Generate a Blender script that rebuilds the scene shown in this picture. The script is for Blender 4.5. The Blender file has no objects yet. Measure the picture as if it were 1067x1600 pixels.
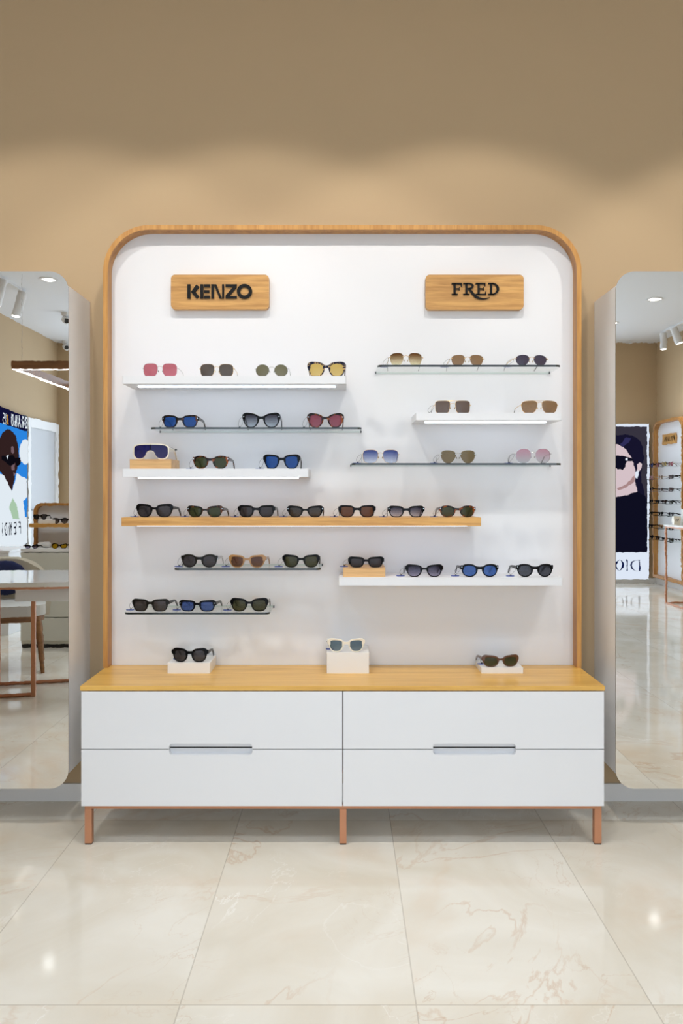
import bpy, bmesh, math, random
from mathutils import Vector, Matrix
PI = math.pi
sc = bpy.context.scene
col = sc.collection
random.seed(7)

# ------------------------------------------------------------------ camera
F = 1290.0                    # focal length in pixels of the 1067x1600 frame
CX, CY, CAMZ = 537.0, 768.0, 1.22
cd = bpy.data.cameras.new('camera'); cam = bpy.data.objects.new('camera', cd); col.objects.link(cam)
cam.location = (0, 0, CAMZ); cam.rotation_euler = (PI/2, 0, 0)
cd.sensor_width = 36; cd.sensor_fit = 'AUTO'; cd.lens = F*36/1600
cd.shift_x = -(CX-533.5)/1600; cd.shift_y = (CY-800)/1600
cd.clip_start = 0.02; cd.clip_end = 60
sc.camera = cam
sc.view_settings.view_transform = 'Standard'; sc.view_settings.look = 'None'
sc.view_settings.gamma = 1.0; sc.view_settings.use_curve_mapping = False
sc.view_settings.exposure = -0.62
sc.cycles.max_bounces = 14; sc.cycles.transparent_max_bounces = 24
sc.cycles.caustics_reflective = False; sc.cycles.caustics_refractive = False
sc.cycles.sample_clamp_indirect = 6.0

# ------------------------------------------------------------------ places
WALL = 3.26; PANEL = 3.185; MIR = 3.0
XL, XR, YB, CEIL = -3.81, 4.17, -5.0, 3.20
def P(x, y, d): return ((x-CX)/F*d, d, CAMZ-(y-CY)/F*d)        # a photo pixel at depth d -> a point of the shop
def R(x, y, v): a = P(x, y, v); return (a[0], 2*MIR-v, a[2])   # the same, seen in the wall mirrors

# ------------------------------------------------------------------ lights
def spot_light(name, loc, aim, power, size, blend, colr, rad=0.03):
    l = bpy.data.lights.new(name, 'SPOT'); l.energy = power; l.spot_size = math.radians(size); l.spot_blend = blend
    l.color = colr; l.shadow_soft_size = rad
    o = bpy.data.objects.new(name, l); col.objects.link(o); o.location = loc
    o.rotation_euler = (Vector(aim)-Vector(loc)).to_track_quat('-Z', 'Y').to_euler(); return o
def area_light(name, loc, w, h, power, colr, shape='RECTANGLE', rot=(0,0,0)):
    l = bpy.data.lights.new(name, 'AREA'); l.energy = power; l.shape = shape; l.size = w; l.size_y = h; l.color = colr
    o = bpy.data.objects.new(name, l); col.objects.link(o); o.location = loc; o.rotation_euler = rot; return o
WARM = (1.0, 0.95, 0.88); NEUT = (0.80, 0.90, 1.0)
# wall washers: (x, y, power, aim x, aim y, aim z, cone, blend)
WASH = [(-2.0, 16, .25), (-1.10, 40, 0), (-0.37, 46, 0), (0.46, 50, 0), (1.60, 56, .1)]
WASH_Y, WASH_CONE, WASH_BLEND, WASH_TILT = 2.12, 96, 0.30, 65
DOWN = [(-2.75, -1.7), (-2.75, 0.6), (-0.9, -0.9), (0.9, -0.9), (3.2, -2.5), (3.15, -3.7), (-0.9, -3.4), (1.2, -3.4), (2.6, 0.6), (0.0, 0.9), (-1.3, 1.1), (1.4, 1.1)]  # those not visible in the mirrors are added to light the room
DOWN_P = 68
WORLD = 4.4
OPEN_X0, OPEN_X1, OPEN_Z = -3.4, 3.1, 3.0          # added unseen opening behind the camera; world light fills the room through it
po = area_light('fill_opening_portal', ((OPEN_X0+OPEN_X1)/2, YB-.05, OPEN_Z/2), OPEN_X1-OPEN_X0, OPEN_Z, 1, (1, 1, 1), rot=(PI/2, 0, 0))
po.data.cycles.is_portal = True
w = bpy.data.worlds.new('world'); sc.world = w; w.use_nodes = True
w.node_tree.nodes['Background'].inputs[0].default_value = (0.74, 0.86, 1, 1); w.node_tree.nodes['Background'].inputs[1].default_value = WORLD

# ------------------------------------------------------------------ materials
def lin(c):
    return tuple(((v/255)/12.92 if v/255 <= .04045 else ((v/255+.055)/1.055)**2.4) for v in c)
def newmat(name):
    m = bpy.data.materials.new(name); m.use_nodes = True; nt = m.node_tree; nt.nodes.clear()
    out = nt.nodes.new('ShaderNodeOutputMaterial'); return m, nt, out
def N(nt, typ, **kw):
    n = nt.nodes.new(typ)
    for k, v in kw.items():
        if hasattr(n, k) and not k.startswith('i_'): setattr(n, k, v)
    return n
def pbsdf(name, rgb, rough=.5, metal=0.0, spec=.5, coat=0.0, noise=0.0, nscale=30, emit=None, estr=0):
    m, nt, out = newmat(name); b = N(nt, 'ShaderNodeBsdfPrincipled'); c = lin(rgb)+(1,)
    b.inputs['Base Color'].default_value = c; b.inputs['Roughness'].default_value = rough
    b.inputs['Metallic'].default_value = metal; b.inputs['Specular IOR Level'].default_value = spec
    b.inputs['Coat Weight'].default_value = coat
    if emit: b.inputs['Emission Color'].default_value = lin(emit)+(1,); b.inputs['Emission Strength'].default_value = estr
    tc = N(nt, 'ShaderNodeTexCoord'); nz = N(nt, 'ShaderNodeTexNoise'); nz.inputs['Scale'].default_value = nscale
    nt.links.new(tc.outputs['Object'], nz.inputs['Vector'])
    if noise > 0:
        mx = N(nt, 'ShaderNodeMixRGB'); mx.inputs[1].default_value = tuple(v*(1-noise) for v in c[:3])+(1,)
        mx.inputs[2].default_value = tuple(min(1, v*(1+noise)) for v in c[:3])+(1,)
        nt.links.new(nz.outputs['Fac'], mx.inputs[0]); nt.links.new(mx.outputs[0], b.inputs['Base Color'])
    bp = N(nt, 'ShaderNodeBump'); bp.inputs['Strength'].default_value = 0.02; bp.inputs['Distance'].default_value = 0.001
    nt.links.new(nz.outputs['Fac'], bp.inputs['Height']); nt.links.new(bp.outputs[0], b.inputs['Normal'])
    nt.links.new(b.outputs[0], out.inputs[0]); return m
def emis(name, rgb, s):
    m, nt, out = newmat(name); e = N(nt, 'ShaderNodeEmission'); e.inputs[0].default_value = lin(rgb)+(1,); e.inputs[1].default_value = s
    nt.links.new(e.outputs[0], out.inputs[0]); return m
def oak(name, light, dark, axis, rough=.38, seed=0.0, fine=1.0):
    """axis = direction of the grain; colour is stretched noise plus rings"""
    m, nt, out = newmat(name); b = N(nt, 'ShaderNodeBsdfPrincipled')
    tc = N(nt, 'ShaderNodeTexCoord'); mp = N(nt, 'ShaderNodeMapping')
    s = {'x': (1.4, 26, 26), 'y': (26, 1.4, 26), 'z': (26, 26, 1.4)}[axis]; s = tuple(v*fine for v in s)
    mp.inputs['Scale'].default_value = s; mp.inputs['Location'].default_value = (seed, seed*1.7, seed*.3)
    nt.links.new(tc.outputs['Object'], mp.inputs['Vector'])
    n1 = N(nt, 'ShaderNodeTexNoise'); n1.inputs['Scale'].default_value = 1.0; n1.inputs['Detail'].default_value = 5; n1.inputs['Distortion'].default_value = .8
    n2 = N(nt, 'ShaderNodeTexNoise'); n2.inputs['Scale'].default_value = 7.0; n2.inputs['Detail'].default_value = 3
    nt.links.new(mp.outputs[0], n1.inputs['Vector']); nt.links.new(mp.outputs[0], n2.inputs['Vector'])
    ad = N(nt, 'ShaderNodeMath', operation='MULTIPLY_ADD'); ad.inputs[1].default_value = .35
    nt.links.new(n2.outputs['Fac'], ad.inputs[0]); nt.links.new(n1.outputs['Fac'], ad.inputs[2])
    cr = N(nt, 'ShaderNodeValToRGB'); e = cr.color_ramp.elements
    e[0].position = .45; e[0].color = lin(dark)+(1,); e[1].position = .82; e[1].color = lin(light)+(1,)
    nt.links.new(ad.outputs[0], cr.inputs[0]); nt.links.new(cr.outputs[0], b.inputs['Base Color'])
    b.inputs['Roughness'].default_value = rough
    bp = N(nt, 'ShaderNodeBump'); bp.inputs['Strength'].default_value = .08; bp.inputs['Distance'].default_value = .0006
    nt.links.new(ad.outputs[0], bp.inputs['Height']); nt.links.new(bp.outputs[0], b.inputs['Normal'])
    nt.links.new(b.outputs[0], out.inputs[0]); return m
def tortoise(name, base, spots, scale=90, thr=.55):
    m, nt, out = newmat(name); b = N(nt, 'ShaderNodeBsdfPrincipled'); tc = N(nt, 'ShaderNodeTexCoord')
    nz = N(nt, 'ShaderNodeTexNoise'); nz.inputs['Scale'].default_value = scale; nz.inputs['Detail'].default_value = 2
    nt.links.new(tc.outputs['Object'], nz.inputs['Vector']); cr = N(nt, 'ShaderNodeValToRGB'); e = cr.color_ramp.elements
    e[0].position = thr-.04; e[0].color = lin(base)+(1,); e[1].position = thr+.06; e[1].color = lin(spots)+(1,)
    nt.links.new(nz.outputs['Fac'], cr.inputs[0]); nt.links.new(cr.outputs[0], b.inputs['Base Color'])
    b.inputs['Roughness'].default_value = .14; b.inputs['Specular IOR Level'].default_value = .2; nt.links.new(b.outputs[0], out.inputs[0]); return m
def lensmat(name, top, bot, diff=.25, gl=.012):
    """tinted lens: light goes through both faces, the tint may fade from top to bottom"""
    m, nt, out = newmat(name); tc = N(nt, 'ShaderNodeTexCoord'); sp = N(nt, 'ShaderNodeSeparateXYZ')
    nt.links.new(tc.outputs['Generated'], sp.inputs[0])
    def ramp(f):
        cr = N(nt, 'ShaderNodeValToRGB'); e = cr.color_ramp.elements
        e[0].position = .1; e[0].color = f(lin(bot))+(1,); e[1].position = .9; e[1].color = f(lin(top))+(1,)
        nt.links.new(sp.outputs['Z'], cr.inputs[0]); return cr
    rt = ramp(lambda c: tuple(min(1, v/.72)**.5 for v in c)); rd = ramp(lambda c: tuple(min(1, v) for v in c))
    t = N(nt, 'ShaderNodeBsdfTransparent'); nt.links.new(rt.outputs[0], t.inputs[0])
    d = N(nt, 'ShaderNodeBsdfDiffuse'); nt.links.new(rd.outputs[0], d.inputs[0])
    g = N(nt, 'ShaderNodeBsdfGlossy'); g.inputs['Roughness'].default_value = .04; g.inputs[0].default_value = (1, 1, 1, 1)
    m1 = N(nt, 'ShaderNodeMixShader'); m1.inputs[0].default_value = diff
    nt.links.new(t.outputs[0], m1.inputs[1]); nt.links.new(d.outputs[0], m1.inputs[2])
    fr = N(nt, 'ShaderNodeFresnel'); fr.inputs[0].default_value = 1.45
    ma = N(nt, 'ShaderNodeMath', operation='ADD'); ma.inputs[1].default_value = gl-.035; nt.links.new(fr.outputs[0], ma.inputs[0])
    m2 = N(nt, 'ShaderNodeMixShader'); nt.links.new(ma.outputs[0], m2.inputs[0])
    nt.links.new(m1.outputs[0], m2.inputs[1]); nt.links.new(g.outputs[0], m2.inputs[2]); nt.links.new(m2.outputs[0], out.inputs[0]); return m
def glassmat(name, tint=(.975, .99, .985)):
    m, nt, out = newmat(name); t = N(nt, 'ShaderNodeBsdfTransparent'); t.inputs[0].default_value = tint+(1,)
    g = N(nt, 'ShaderNodeBsdfGlossy'); g.inputs['Roughness'].default_value = .01
    lw_ = N(nt, 'ShaderNodeLayerWeight'); lw_.inputs[0].default_value = .5
    pw = N(nt, 'ShaderNodeMath', operation='POWER'); pw.inputs[1].default_value = 6; nt.links.new(lw_.outputs['Facing'], pw.inputs[0])
    lw = N(nt, 'ShaderNodeMath', operation='MULTIPLY_ADD'); lw.inputs[1].default_value = .35; lw.inputs[2].default_value = .02; nt.links.new(pw.outputs[0], lw.inputs[0])
    m2 = N(nt, 'ShaderNodeMixShader'); nt.links.new(lw.outputs[0], m2.inputs[0])
    nt.links.new(t.outputs[0], m2.inputs[1]); nt.links.new(g.outputs[0], m2.inputs[2]); nt.links.new(m2.outputs[0], out.inputs[0]); return m
def marble_floor():
    m, nt, out = newmat('marble_tile'); b = N(nt, 'ShaderNodeBsdfPrincipled'); L = nt.links.new
    ge = N(nt, 'ShaderNodeNewGeometry'); sp = N(nt, 'ShaderNodeSeparateXYZ'); L(ge.outputs['Position'], sp.inputs[0])
    def mth(op, a, bb=None, c=None):
        n = N(nt, 'ShaderNodeMath', operation=op)
        for i, v in enumerate((a, bb, c)):
            if v is None: continue
            if isinstance(v, (int, float)): n.inputs[i].default_value = v
            else: L(v, n.inputs[i])
        return n.outputs[0]
    TX, TY = .561, 1.10
    ux = mth('DIVIDE', mth('ADD', sp.outputs[0], .389+20*TX), TX); uy = mth('DIVIDE', mth('ADD', sp.outputs[1], -1.962+20*TY), TY)
    fx, fy = mth('FRACT', ux), mth('FRACT', uy); cx_, cy_ = mth('FLOOR', ux), mth('FLOOR', uy)
    def edge(f, wd): return mth('LESS_THAN', mth('MINIMUM', f, mth('SUBTRACT', 1.0, f)), wd)
    grout = mth('MAXIMUM', edge(fx, .0016/TX), edge(fy, .0016/TY))
    cm = N(nt, 'ShaderNodeCombineXYZ'); L(mth('MULTIPLY', cx_, 7.31), cm.inputs[0]); L(mth('MULTIPLY', cy_, 3.77), cm.inputs[1]); L(mth('MULTIPLY', cx_, 1.9), cm.inputs[2])
    va = N(nt, 'ShaderNodeVectorMath', operation='ADD'); L(ge.outputs['Position'], va.inputs[0]); L(cm.outputs[0], va.inputs[1])
    rt = N(nt, 'ShaderNodeMapping'); rt.inputs['Rotation'].default_value = (0, 0, .6); L(va.outputs[0], rt.inputs[0])
    n1 = N(nt, 'ShaderNodeTexNoise'); n1.inputs['Scale'].default_value = 2.2; n1.inputs['Detail'].default_value = 6; n1.inputs['Distortion'].default_value = 1.2; L(rt.outputs[0], n1.inputs[0])
    cr = N(nt, 'ShaderNodeValToRGB'); e = cr.color_ramp.elements
    e[0].position = .32; e[0].color = lin((228, 219, 202))+(1,); e[1].position = .68; e[1].color = lin((242, 237, 226))+(1,)
    L(n1.outputs['Fac'], cr.inputs[0])
    def veins(scale, dist, wd, colr, amt, seed):
        mp = N(nt, 'ShaderNodeMapping'); mp.inputs['Location'].default_value = (seed, seed, 0); mp.inputs['Scale'].default_value = (1.0, .55, 1); L(rt.outputs[0], mp.inputs[0])
        nz = N(nt, 'ShaderNodeTexNoise'); nz.inputs['Scale'].default_value = scale; nz.inputs['Detail'].default_value = 7; nz.inputs['Roughness'].default_value = .55; nz.inputs['Distortion'].default_value = dist; L(mp.outputs[0], nz.inputs[0])
        a = mth('ABSOLUTE', mth('SUBTRACT', nz.outputs['Fac'], .5)); v = mth('SUBTRACT', 1.0, mth('MINIMUM', mth('DIVIDE', a, wd), 1.0))
        n3 = N(nt, 'ShaderNodeTexNoise'); n3.inputs['Scale'].default_value = 1.6; mp2 = N(nt, 'ShaderNodeMapping'); mp2.inputs['Location'].default_value = (seed*2, 3, 0); L(rt.outputs[0], mp2.inputs[0]); L(mp2.outputs[0], n3.inputs[0])
        gate = mth('MULTIPLY', mth('MAXIMUM', mth('SUBTRACT', n3.outputs['Fac'], .47), 0.0), 6.0)
        return mth('MULTIPLY', mth('MINIMUM', mth('MULTIPLY', v, gate), 1.0), amt), colr
    cur = cr.outputs[0]
    for (f, c) in (veins(2.0, .9, .012, (208, 170, 134), .42, 3.0), veins(3.1, 1.4, .008, (250, 246, 238), .75, 9.0), veins(4.2, 1.8, .010, (204, 170, 136), .4, 21.0), veins(1.3, .5, .05, (224, 194, 160), .38, 14.0)):
        mx = N(nt, 'ShaderNodeMixRGB'); L(f, mx.inputs[0]); L(cur, mx.inputs[1]); mx.inputs[2].default_value = lin(c)+(1,); cur = mx.outputs[0]
    mx = N(nt, 'ShaderNodeMixRGB'); L(mth('MULTIPLY', grout, .4), mx.inputs[0]); L(cur, mx.inputs[1]); mx.inputs[2].default_value = lin((150, 135, 112))+(1,)
    L(mx.outputs[0], b.inputs['Base Color']); b.inputs['Roughness'].default_value = .07; b.inputs['Specular IOR Level'].default_value = .4
    L(b.outputs[0], out.inputs[0]); return m

M = dict(
 wall=pbsdf('beige_paint', (194, 169, 135), .75, noise=.02, nscale=4, spec=.25),
 ceil=pbsdf('white_ceiling_paint', (230, 231, 234), .8, spec=.2),
 white=pbsdf('white_lacquer', (232, 233, 236), .38),
 panel=pbsdf('white_panel', (235, 235, 238), .45, spec=.35),
 trimw=pbsdf('white_trim', (242, 241, 240), .5),
 riser=pbsdf('white_acrylic', (238, 236, 233), .3),
 gap=pbsdf('dark_gap', (40, 36, 36), .7),
 copper=pbsdf('copper_paint', (196, 138, 104), .38, metal=.35, noise=.03),
 mirror=pbsdf('mirror_glass', (246, 248, 248), .0, metal=1.0),
 black=pbsdf('black_acetate', (7, 7, 8), .16, spec=.12),
 letter=pbsdf('black_letter', (15, 14, 14), .5, spec=.2),
 cream=pbsdf('cream_acetate', (238, 228, 208), .2),
 brown=pbsdf('brown_acetate', (92, 58, 36), .15),
 tan=pbsdf('tan_acetate', (160, 118, 70), .2, noise=.15, nscale=200),
 olive=pbsdf('dark_olive_acetate', (24, 21, 15), .16, spec=.15),
 silver=pbsdf('silver_wire', (190, 190, 190), .2, metal=1),
 gold=pbsdf('gold_wire', (214, 178, 120), .2, metal=1),
 dsteel=pbsdf('dark_wire', (70, 68, 66), .3, metal=1),
 tagblue=pbsdf('blue_tag_plastic', (70, 90, 160), .35),
 edge=pbsdf('glass_edge', (10, 22, 20), .08),
 edgeback=pbsdf('glass_back_edge', (205, 216, 213), .2),
 glass=glassmat('clear_glass'),
 led=emis('led_strip', (225, 238, 255), 9.0),
 lampface=emis('lamp_face', (255, 250, 240), 14.0),
 lampbody=pbsdf('white_lamp_body', (228, 228, 228), .45),
 frame_h=oak('oak_frame_side', (196, 142, 76), (160, 104, 48), 'z', fine=1.8),
 oak_x=oak('oak_long_grain', (222, 170, 94), (184, 128, 60), 'x', fine=1.9),
 oak_top=oak('oak_counter', (232, 184, 96), (206, 154, 68), 'x', seed=4.0, rough=.3, fine=1.4),
 oak_sign=oak('oak_sign', (214, 164, 96), (176, 126, 66), 'x', seed=9.0, fine=2.6),
 oak_block=oak('oak_block', (226, 182, 122), (192, 144, 88), 'x', seed=2.0, fine=2.2),
 walnut=oak('walnut', (150, 104, 60), (112, 74, 40), 'x'),
 taupe=pbsdf('taupe_fabric', (200, 190, 170), .9, noise=.08, nscale=220),
 seatf=pbsdf('grey_fabric', (205, 202, 195), .9, noise=.08, nscale=220),
 navy=pbsdf('navy_fabric', (30, 38, 78), .9, noise=.2, nscale=150),
 greyc=pbsdf('greige_lacquer', (206, 204, 192), .35),
 stone=pbsdf('white_stone_top', (232, 232, 228), .06),
 darkcam=pbsdf('dark_dome', (20, 20, 22), .1),
 tort=tortoise('tortoiseshell', (22, 13, 10), (140, 72, 28), 80, .56),
 navytort=tortoise('navy_speckled_acetate', (24, 26, 48), (206, 170, 120), 150, .58),
 browtort=tortoise('dark_tortoiseshell', (14, 11, 9), (92, 52, 26), 80, .6),
)
M['floor'] = marble_floor()
M['frame_front'] = oak('oak_cross_grain', (208, 154, 82), (180, 124, 58), 'z', seed=6.0, fine=2.6)

# ------------------------------------------------------------------ object helpers
class G:
    """collects faces of ONE mesh object"""
    def __init__(s): s.v = []; s.f = []; s.m = []
    def add(s, vs, fs, mi=0):
        o = len(s.v); s.v += [tuple(p) for p in vs]; s.f += [tuple(i+o for i in f) for f in fs]; s.m += [mi]*len(fs); return s
    def box(s, x0, x1, y0, y1, z0, z1, mi=0):
        if x0 > x1: x0, x1 = x1, x0
        if y0 > y1: y0, y1 = y1, y0
        if z0 > z1: z0, z1 = z1, z0
        vs = [(x, y, z) for x in (x0, x1) for y in (y0, y1) for z in (z0, z1)]
        return s.add(vs, [(0,1,3,2), (4,6,7,5), (0,4,5,1), (2,3,7,6), (0,2,6,4), (1,5,7,3)], mi)
    def prism(s, pts, a, b, fn, mi=0, side=None):
        """polygon pts (2-D) between depths a and b; fn(u, v, d) -> point"""
        n = len(pts); vs = [fn(u, v, a) for u, v in pts]+[fn(u, v, b) for u, v in pts]
        s.add(vs, [tuple(range(n)), tuple(range(2*n-1, n-1, -1))], mi)
        return s.add(vs, [(i, i+n, (i+1) % n+n, (i+1) % n) for i in range(n)], mi if side is None else side)
    def ringprism(s, outer, inner, a, b, fn, mi=0, side=None, open_=False):
        n = len(outer); vs = [fn(u, v, a) for u, v in outer]+[fn(u, v, a) for u, v in inner]+[fn(u, v, b) for u, v in outer]+[fn(u, v, b) for u, v in inner]
        rg = range(n-1) if open_ else range(n); ff = []; sf = []
        for i in rg:
            j = (i+1) % n
            ff.append((i, j, n+j, n+i)); ff.append((2*n+i, 3*n+i, 3*n+j, 2*n+j))
            sf.append((i, 2*n+i, 2*n+j, j)); sf.append((n+i, n+j, 3*n+j, 3*n+i))
        if open_:
            for i in (0, n-1): sf.append((i, n+i, 3*n+i, 2*n+i))
        s.add(vs, ff, mi); return s.add(vs, sf, mi if side is None else side)
    def tube(s, pts, r, seg=8, mi=0, cap=True, r2=None):
        """round bar through pts; r may be a list"""
        pts = [Vector(p) for p in pts]; n = len(pts); rings = []
        up = Vector((0, 0, 1))
        for i, p in enumerate(pts):
            t = (pts[min(i+1, n-1)]-pts[max(i-1, 0)]).normalized()
            u = t.cross(up)
            if u.length < 1e-3: u = t.cross(Vector((0, 1, 0)))
            u.normalize(); w_ = t.cross(u).normalized(); rr = r[i] if isinstance(r, (list, tuple)) else r
            rings.append([p+u*rr*math.cos(2*PI*k/seg)+w_*rr*math.sin(2*PI*k/seg) for k in range(seg)])
        vs = [q for rg in rings for q in rg]; fs = []
        for i in range(n-1):
            for k in range(seg):
                a, b = i*seg+k, i*seg+(k+1) % seg; fs.append((a, b, b+seg, a+seg))
        if cap: fs.append(tuple(range(seg-1, -1, -1))); fs.append(tuple(range((n-1)*seg, n*seg)))
        return s.add(vs, fs, mi)
    def build(s, name, mats, parent=None, smooth=False, bevel=0, seg=2, loc=(0,0,0), rot=None, subd=0):
        me = bpy.data.meshes.new(name); me.from_pydata(s.v, [], s.f); me.update()
        if not isinstance(mats, (list, tuple)): mats = [mats]
        for m in mats: me.materials.append(m)
        for p, mi in zip(me.polygons, s.m): p.material_index = mi; p.use_smooth = smooth
        bm = bmesh.new(); bm.from_mesh(me); bmesh.ops.recalc_face_normals(bm, faces=bm.faces); bm.to_mesh(me); bm.free()
        if smooth: me.set_sharp_from_angle(angle=math.radians(40))
        o = bpy.data.objects.new(name, me); col.objects.link(o); o.location = loc
        if rot: o.rotation_euler = rot
        if parent: o.parent = parent
        if bevel: md = o.modifiers.new('bevel', 'BEVEL'); md.width = bevel; md.segments = seg; md.limit_method = 'ANGLE'; md.angle_limit = math.radians(50)
        if subd: md = o.modifiers.new('sub', 'SUBSURF'); md.levels = subd; md.render_levels = subd
        return o
def tag(o, label=None, cat=None, group=None, kind=None):
    for k, v in (('label', label), ('category', cat), ('group', group), ('kind', kind)):
        if v: o[k] = v
    return o
def thing(name, label, cat, loc=(0,0,0), rz=0, group=None):
    o = bpy.data.objects.new(name, None); col.objects.link(o); o.empty_display_size = .05
    o.location = loc; o.rotation_euler = (0, 0, rz); return tag(o, label, cat, group)
def copy_thing(o, parent=None):
    c = o.copy(); col.objects.link(c); c.parent = parent
    for ch in list(o.children): copy_thing(ch, c)
    return c
def rrect(x0, x1, z0, z1, r, seg=10):
    pts = []
    for cx, cz, a0 in ((x1-r, z1-r, 0), (x0+r, z1-r, 90), (x0+r, z0+r, 180), (x1-r, z0+r, 270)):
        for k in range(seg+1):
            a = math.radians(a0+90*k/seg); pts.append((cx+r*math.cos(a), cz+r*math.sin(a)))
    return pts
XZ = lambda u, v, d: (u, d, v)          # wall facing the camera
XY = lambda u, v, d: (u, v, d)
YZ = lambda u, v, d: (d, u, v)

# ------------------------------------------------------------------ the room
def struct(name, g, mat, **k): return tag(g.build(name, mat, **k), kind='structure')
struct('floor', G().box(XL-.1, XR+.1, YB-.1, WALL+.1, -.1, 0), M['floor'])
struct('ceiling', G().box(XL-.1, XR+.1, YB-.1, WALL+.1, CEIL, CEIL+.1), M['ceil'])
struct('wall_front', G().box(XL, XR, WALL, WALL+.1, 0, CEIL), M['wall'])
g = G(); g.box(XL, OPEN_X0, YB-.1, YB, 0, CEIL); g.box(OPEN_X1, XR, YB-.1, YB, 0, CEIL); g.box(OPEN_X0, OPEN_X1, YB-.1, YB, OPEN_Z, CEIL)
struct('wall_back', g, M['wall'])
wf = G()
for k in range(5): xx = OPEN_X0+(OPEN_X1-OPEN_X0-.05)*k/4; wf.box(xx, xx+.05, YB-.08, YB-.03, 0, OPEN_Z)
wf.box(OPEN_X0, OPEN_X1, YB-.079, YB-.031, OPEN_Z-.05, OPEN_Z-.001); wf.box(OPEN_X0, OPEN_X1, YB-.079, YB-.031, 0, .05)
struct('fill_opening_1', wf, M['dsteel'])  # bars of the added light opening, unseen from the camera
struct('wall_left', G().box(XL-.1, XL, YB-.1, WALL+.1, 0, CEIL), M['wall'])
struct('wall_right', G().box(XR, XR+.1, YB-.1, WALL+.1, 0, CEIL), M['wall'])
BH = .07
struct('baseboard_front', G().box(XL, XR, WALL-.012, WALL, 0, BH), M['trimw'], bevel=.002)
struct('baseboard_back', G().box(OPEN_X1, XR, YB, YB+.012, 0, BH), M['trimw'], bevel=.002)
struct('baseboard_left', G().box(XL, XL+.012, YB, WALL, 0, BH), M['trimw'], bevel=.002)
struct('baseboard_right', G().box(XR-.012, XR, YB, WALL, 0, BH), M['trimw'], bevel=.002)

# ------------------------------------------------------------------ cabinet
DF = 2.84
mx_ = lambda x: (x-CX)/F*DF
zc_ = lambda y: CAMZ-(y-CY)/F*DF
ZTOP = zc_(1071.8); ZB = .137
zDT, zDM = zc_(1080.3), zc_(1171)
base = thing('cabinet_base', 'copper metal base with three thin square legs under the white drawer cabinets', 'base', (0, DF, 0))
g = G(); x0, x1 = mx_(130.5), mx_(941.5)
g.box(x0, x1, .012, .037, ZB-.0135, ZB); g.box(x0, x0+.022, .037, .40, ZB-.0135, ZB); g.box(x1-.022, x1, .037, .40, ZB-.0135, ZB); g.box(x0, x1, .375, .40, ZB-.0135, ZB)
g.build('rail', M['copper'], base, bevel=.001)
for xa in (x0, mx_(530.3), x1-.0245):
    lg = G().box(xa, xa+.0245, .012, .0365, .004, ZB-.0135).build('leg', M['copper'], base, bevel=.001)
    G().box(xa+.001, xa+.0235, .013, .0355, 0, .004).build('foot_pad', M['gap'], lg)
def cabinet(xa, xb, c0, c1, label):
    t = thing('drawer_cabinet', label, 'cabinet', ((xa+xb)/2, DF, ZB), 0, 'white two-drawer cabinets under the oak counter')
    X = (xa+xb)/2; H = ZTOP-.0175-ZB
    bd = G(); bd.box(xa-X+.001, xb-X-.001, .032, .40, 0, H-.001); bd.build('body', M['white'], t, bevel=.001)
    G().box(xa-X+.004, xb-X-.004, .024, .0325, .003, H-.002).build('gap_shade_sheet', M['gap'], t)  # dark sheet colours in the shade of the seams around the drawers
    zt, zm = zDT-ZB, zDM-ZB; r = .012; n0, n1 = c0-X, c1-X; dn = .018
    def notch(zedge, s):       # walk of the grip notch from n1 to n0, cut s*dn deep into the front
        pts = [(n1, zedge)]
        for k in range(7): a = PI/2*k/6; pts.append((n1-r+r*math.cos(a), zedge+s*(dn-r+r*math.sin(a))))
        for k in range(7): a = PI/2*k/6; pts.append((n0+r-r*math.sin(a), zedge+s*(dn-r+r*math.cos(a))))
        pts.append((n0, zedge)); return pts
    a, b = xa-X+.001, xb-X-.001
    up = [(a, zt), (b, zt), (b, zm+.0015)]+notch(zm+.0015, 1)+[(a, zm+.0015)]
    lo = [(b, .001), (a, .001), (a, zm-.0015)]+notch(zm-.0015, -1)[::-1]+[(b, zm-.0015)]
    for pts, s, zz in ((up, 1, zm), (lo, -1, zm)):
        d = G().prism(pts, 0, .024, XZ).build('drawer', M['white'], t, bevel=.0012)
        gp = G().prism([(n0-.01, zz+s*.0025), (n1+.01, zz+s*.0025), (n1+.01, zz+s*.030), (n0-.01, zz+s*.030)], .0225, .0245, XZ)
        gp.build('grip_recess', M['white'], d)
    return t
cabinet(mx_(126.5), mx_(535.2), mx_(264), mx_(394), 'white lacquered two-drawer cabinet, the left one under the oak counter')
cabinet(mx_(535.8), mx_(944), mx_(676.5), mx_(806), 'white lacquered two-drawer cabinet, the right one under the oak counter')
ct = G().box(mx_(125), mx_(945), DF-.001, PANEL, ZTOP-.0165, ZTOP).build('countertop', M['oak_top'], bevel=.0015)
tag(ct, 'long oak countertop lying across the white drawer cabinets', 'countertop')

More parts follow.
